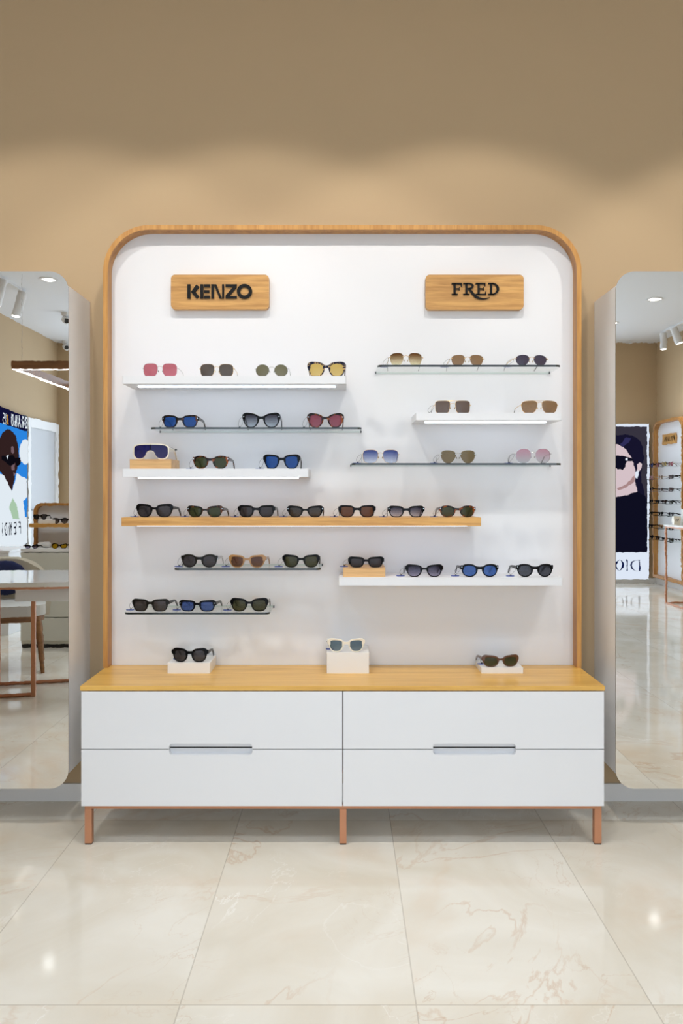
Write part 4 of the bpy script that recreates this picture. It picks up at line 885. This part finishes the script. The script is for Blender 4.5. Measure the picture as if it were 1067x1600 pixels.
def dior():
    g = G(); d0, d1 = .0625, .0650
    def pp(pts): g.prism([BW(*q_(*p)) for p in pts], d0, d1, LB)
    pp(rect(383, 795, 403, 960)); pp(ribbon([(383, 797, 3), (330, 800, 5), (285, 830, 14), (268, 878, 21), (285, 925, 14), (330, 955, 5), (383, 958, 3)]))
    pp(rect(197, 795, 217, 960))
    pp(ribbon([(100, 797, 3), (130, 815, 8), (152, 850, 18), (156, 878, 21), (152, 905, 18), (130, 940, 8), (100, 960, 3)])); pp(ribbon([(100, 797, 3), (70, 815, 8), (48, 850, 18), (44, 878, 21), (48, 905, 18), (70, 940, 8), (100, 960, 3)]))
    pp(rect(-60, 795, -40, 960)); pp(ribbon([(-60, 797, 3), (-100, 800, 6), (-130, 835, 16), (-100, 872, 6), (-60, 876, 3)])); pp(ribbon([(-95, 876, 5), (-120, 920, 14), (-160, 960, 8)]))
    return g
dior().build('lettering', emis('poster_ink', (14, 24, 70), 1.5), lb)
# arch niche on the right wall with glass shelves
def RW(x, y, X): v = X*F/(x-CX); return (2*MIR-v, CAMZ-(y-CY)/F*v)
AX = 4.06; vy0 = 2*MIR-10.86; vy1 = 2*MIR-9.90; nz0, nz1 = .10, 2.13
nb = thing('display_board', 'narrow white arch board with oak frame on the wall in the right mirror', 'display board', (XR, (vy0+vy1)/2, nz0))
yM = (vy0+vy1)/2; fnr = lambda a, b, d: (d-XR, a-yM, b-nz0)
def closed_arch(y0, y1, z0, z1, r, rb=.004):
    return arch(y0, y1, z0, z1, r)
G().prism(arch(vy0+.01, vy1-.01, nz0+.01, nz1-.01, .17), XR-.05, XR-.001, fnr).build('panel', M['panel'], nb)
g = G(); g.ringprism(arch(vy0, vy1, nz0, nz1, .18), arch(vy0+.035, vy1-.035, nz0+.035, nz1-.035, .145), AX, XR-.04, fnr, open_=False); g.build('oak_frame', M['frame_h'], nb, bevel=.002)
sg = thing('wooden_sign', 'small oak plaque with black lettering on the narrow board in the right mirror', 'sign', (XR-.05, yM, 0))
sa, sb = RW(1035, 0, XR-.07)[0], RW(1055.5, 0, XR-.07)[0]; sz0, sz1 = RW(1045, 694, XR-.07)[1], RW(1045, 677.5, XR-.07)[1]
G().box(-.02, 0, sa-yM, sb-yM, sz0, sz1).build('plaque', M['oak_sign'], sg, bevel=.003)
# reads towards -Y when one faces the wall
text_strokes(G(), 'BVLGARI', 0, .62, 1, .055, .052, .011, lambda u, v: (-.0215, (sb-yM)-.035-u, (sz0+sz1)/2-.028+v)).build('lettering', M['letter'], sg)
shelf_y = [729, 748.5, 767.5, 786.5, 805, 825.5, 844]
srcs = [built[i] for i in (7, 9, 12, 18, 22, 3, 0)]
SH_COL = [[8, 6, 3, 0], [0, 22, 19], [9, 12, 13], [9, 12, 13, 21], [10, 12, 14], [11, 17, 19], [9, 13, 12, 21]]
for si, yy in enumerate(shelf_y):
    zz_ = CAMZ-(yy-CY)/F*10.4; sx0 = 3.96
    gs = thing('glass_shelf', ['topmost', 'second', 'third', 'fourth', 'fifth', 'sixth', 'lowest'][si]+' small glass shelf on the narrow board in the right mirror', 'shelf', (XR-.05, yM, zz_-.006), 0, 'glass shelves in the right mirror')
    g = G(); w3 = (vy1-vy0)/2-.05; g.box(sx0-(XR-.05), -.0005, -w3, w3, 0, .006, 0)
    g.build('pane', [M['glass']], gs)
    G().box(sx0-.0015-(XR-.05), sx0-(XR-.05), -w3, w3, 0, .006).build('edge_band', M['edge'], gs)
    ks = SH_COL[si]; n = len(ks)
    for j, kk in enumerate(ks):
        c_ = copy_thing(built[kk]); c_.rotation_euler = (0, 0, -PI/2)
        c_.location = (sx0+.02, yM-w3+.10+j*(2*w3-.2)/max(1, n-1), zz_)
        for ch in list(c_.children):
            if ch.name.startswith('security_tag'):
                for gch in list(ch.children): bpy.data.objects.remove(gch)
                bpy.data.objects.remove(ch)
        pos = ['farthest', 'second farthest', 'nearer', 'nearest'][j] if n == 4 else ['farthest', 'middle', 'nearest'][j]
        c_['label'] = '%s sunglasses on the %s small glass shelf in the right mirror' % (pos, ['topmost', 'second', 'third', 'fourth', 'fifth', 'sixth', 'lowest'][si])
        c_['group'] = 'sunglasses on the small glass shelves in the right mirror'
# console table
kt = thing('console_table', 'slim copper framed table in front of the narrow board in the right mirror', 'table', (3.5, -3.0, 0))
kx0, kx1, ky0, ky1, kz = 0, .5, 0, .5, .845
for a_ in (kx0, kx1-.018):
    for b_ in (ky0, ky1-.018): G().box(a_, a_+.018, b_, b_+.018, 0, kz).build('leg', M['copper'], kt)
g = G()
for z_ in (0.001, kz-.018):
    g.box(kx0+.018, kx1-.018, ky0+.001, ky0+.017, z_, z_+.017); g.box(kx0+.018, kx1-.018, ky1-.017, ky1-.001, z_, z_+.017); g.box(kx0+.001, kx0+.017, ky0+.018, ky1-.018, z_, z_+.017); g.box(kx1-.017, kx1-.001, ky0+.018, ky1-.018, z_, z_+.017)
g.build('rail', M['copper'], kt); G().box(-.01, kx1+.01, -.01, ky1+.01, kz, kz+.014).build('tabletop', M['riser'], kt)
kz += .014
for (x_, w_, h_, dy, lab) in ((3.56, .075, .09, .04, 'small cream card box on the slim copper table'), (3.65, .12, .17, .06, 'larger white card box on the slim copper table')):
    o = thing('card_box', lab, 'box', (x_, -3.0+dy, kz), 0, 'card boxes on the slim copper table')
    G().box(0, w_, 0, .05, 0, h_).build('box_body', M['riser' if w_ > .1 else 'cream'], o, bevel=.001)
    text_strokes(G(), 'OO', 0, .7, 1, .022, .02, .004, lambda u, v: (w_*.7-u, .0506, h_*.5+v)).build('printed_mark', M['letter'], o)
# sprinkler on the ceiling
v = (CEIL-CAMZ)*F/(CY-532); p = R(985, 532, v)
g = G(); g.tube([(0, 0, 0), (0, 0, -.006)], .04, 16); g.tube([(0, 0, -.006), (0, 0, -.035)], .008, 8); g.tube([(0, 0, -.035), (0, 0, -.038)], .022, 12)
tag(g.build('ceiling_sprinkler', M['lampbody'], loc=(p[0], p[1], CEIL), smooth=False), 'small white ceiling sprinkler in the right mirror', 'sprinkler')
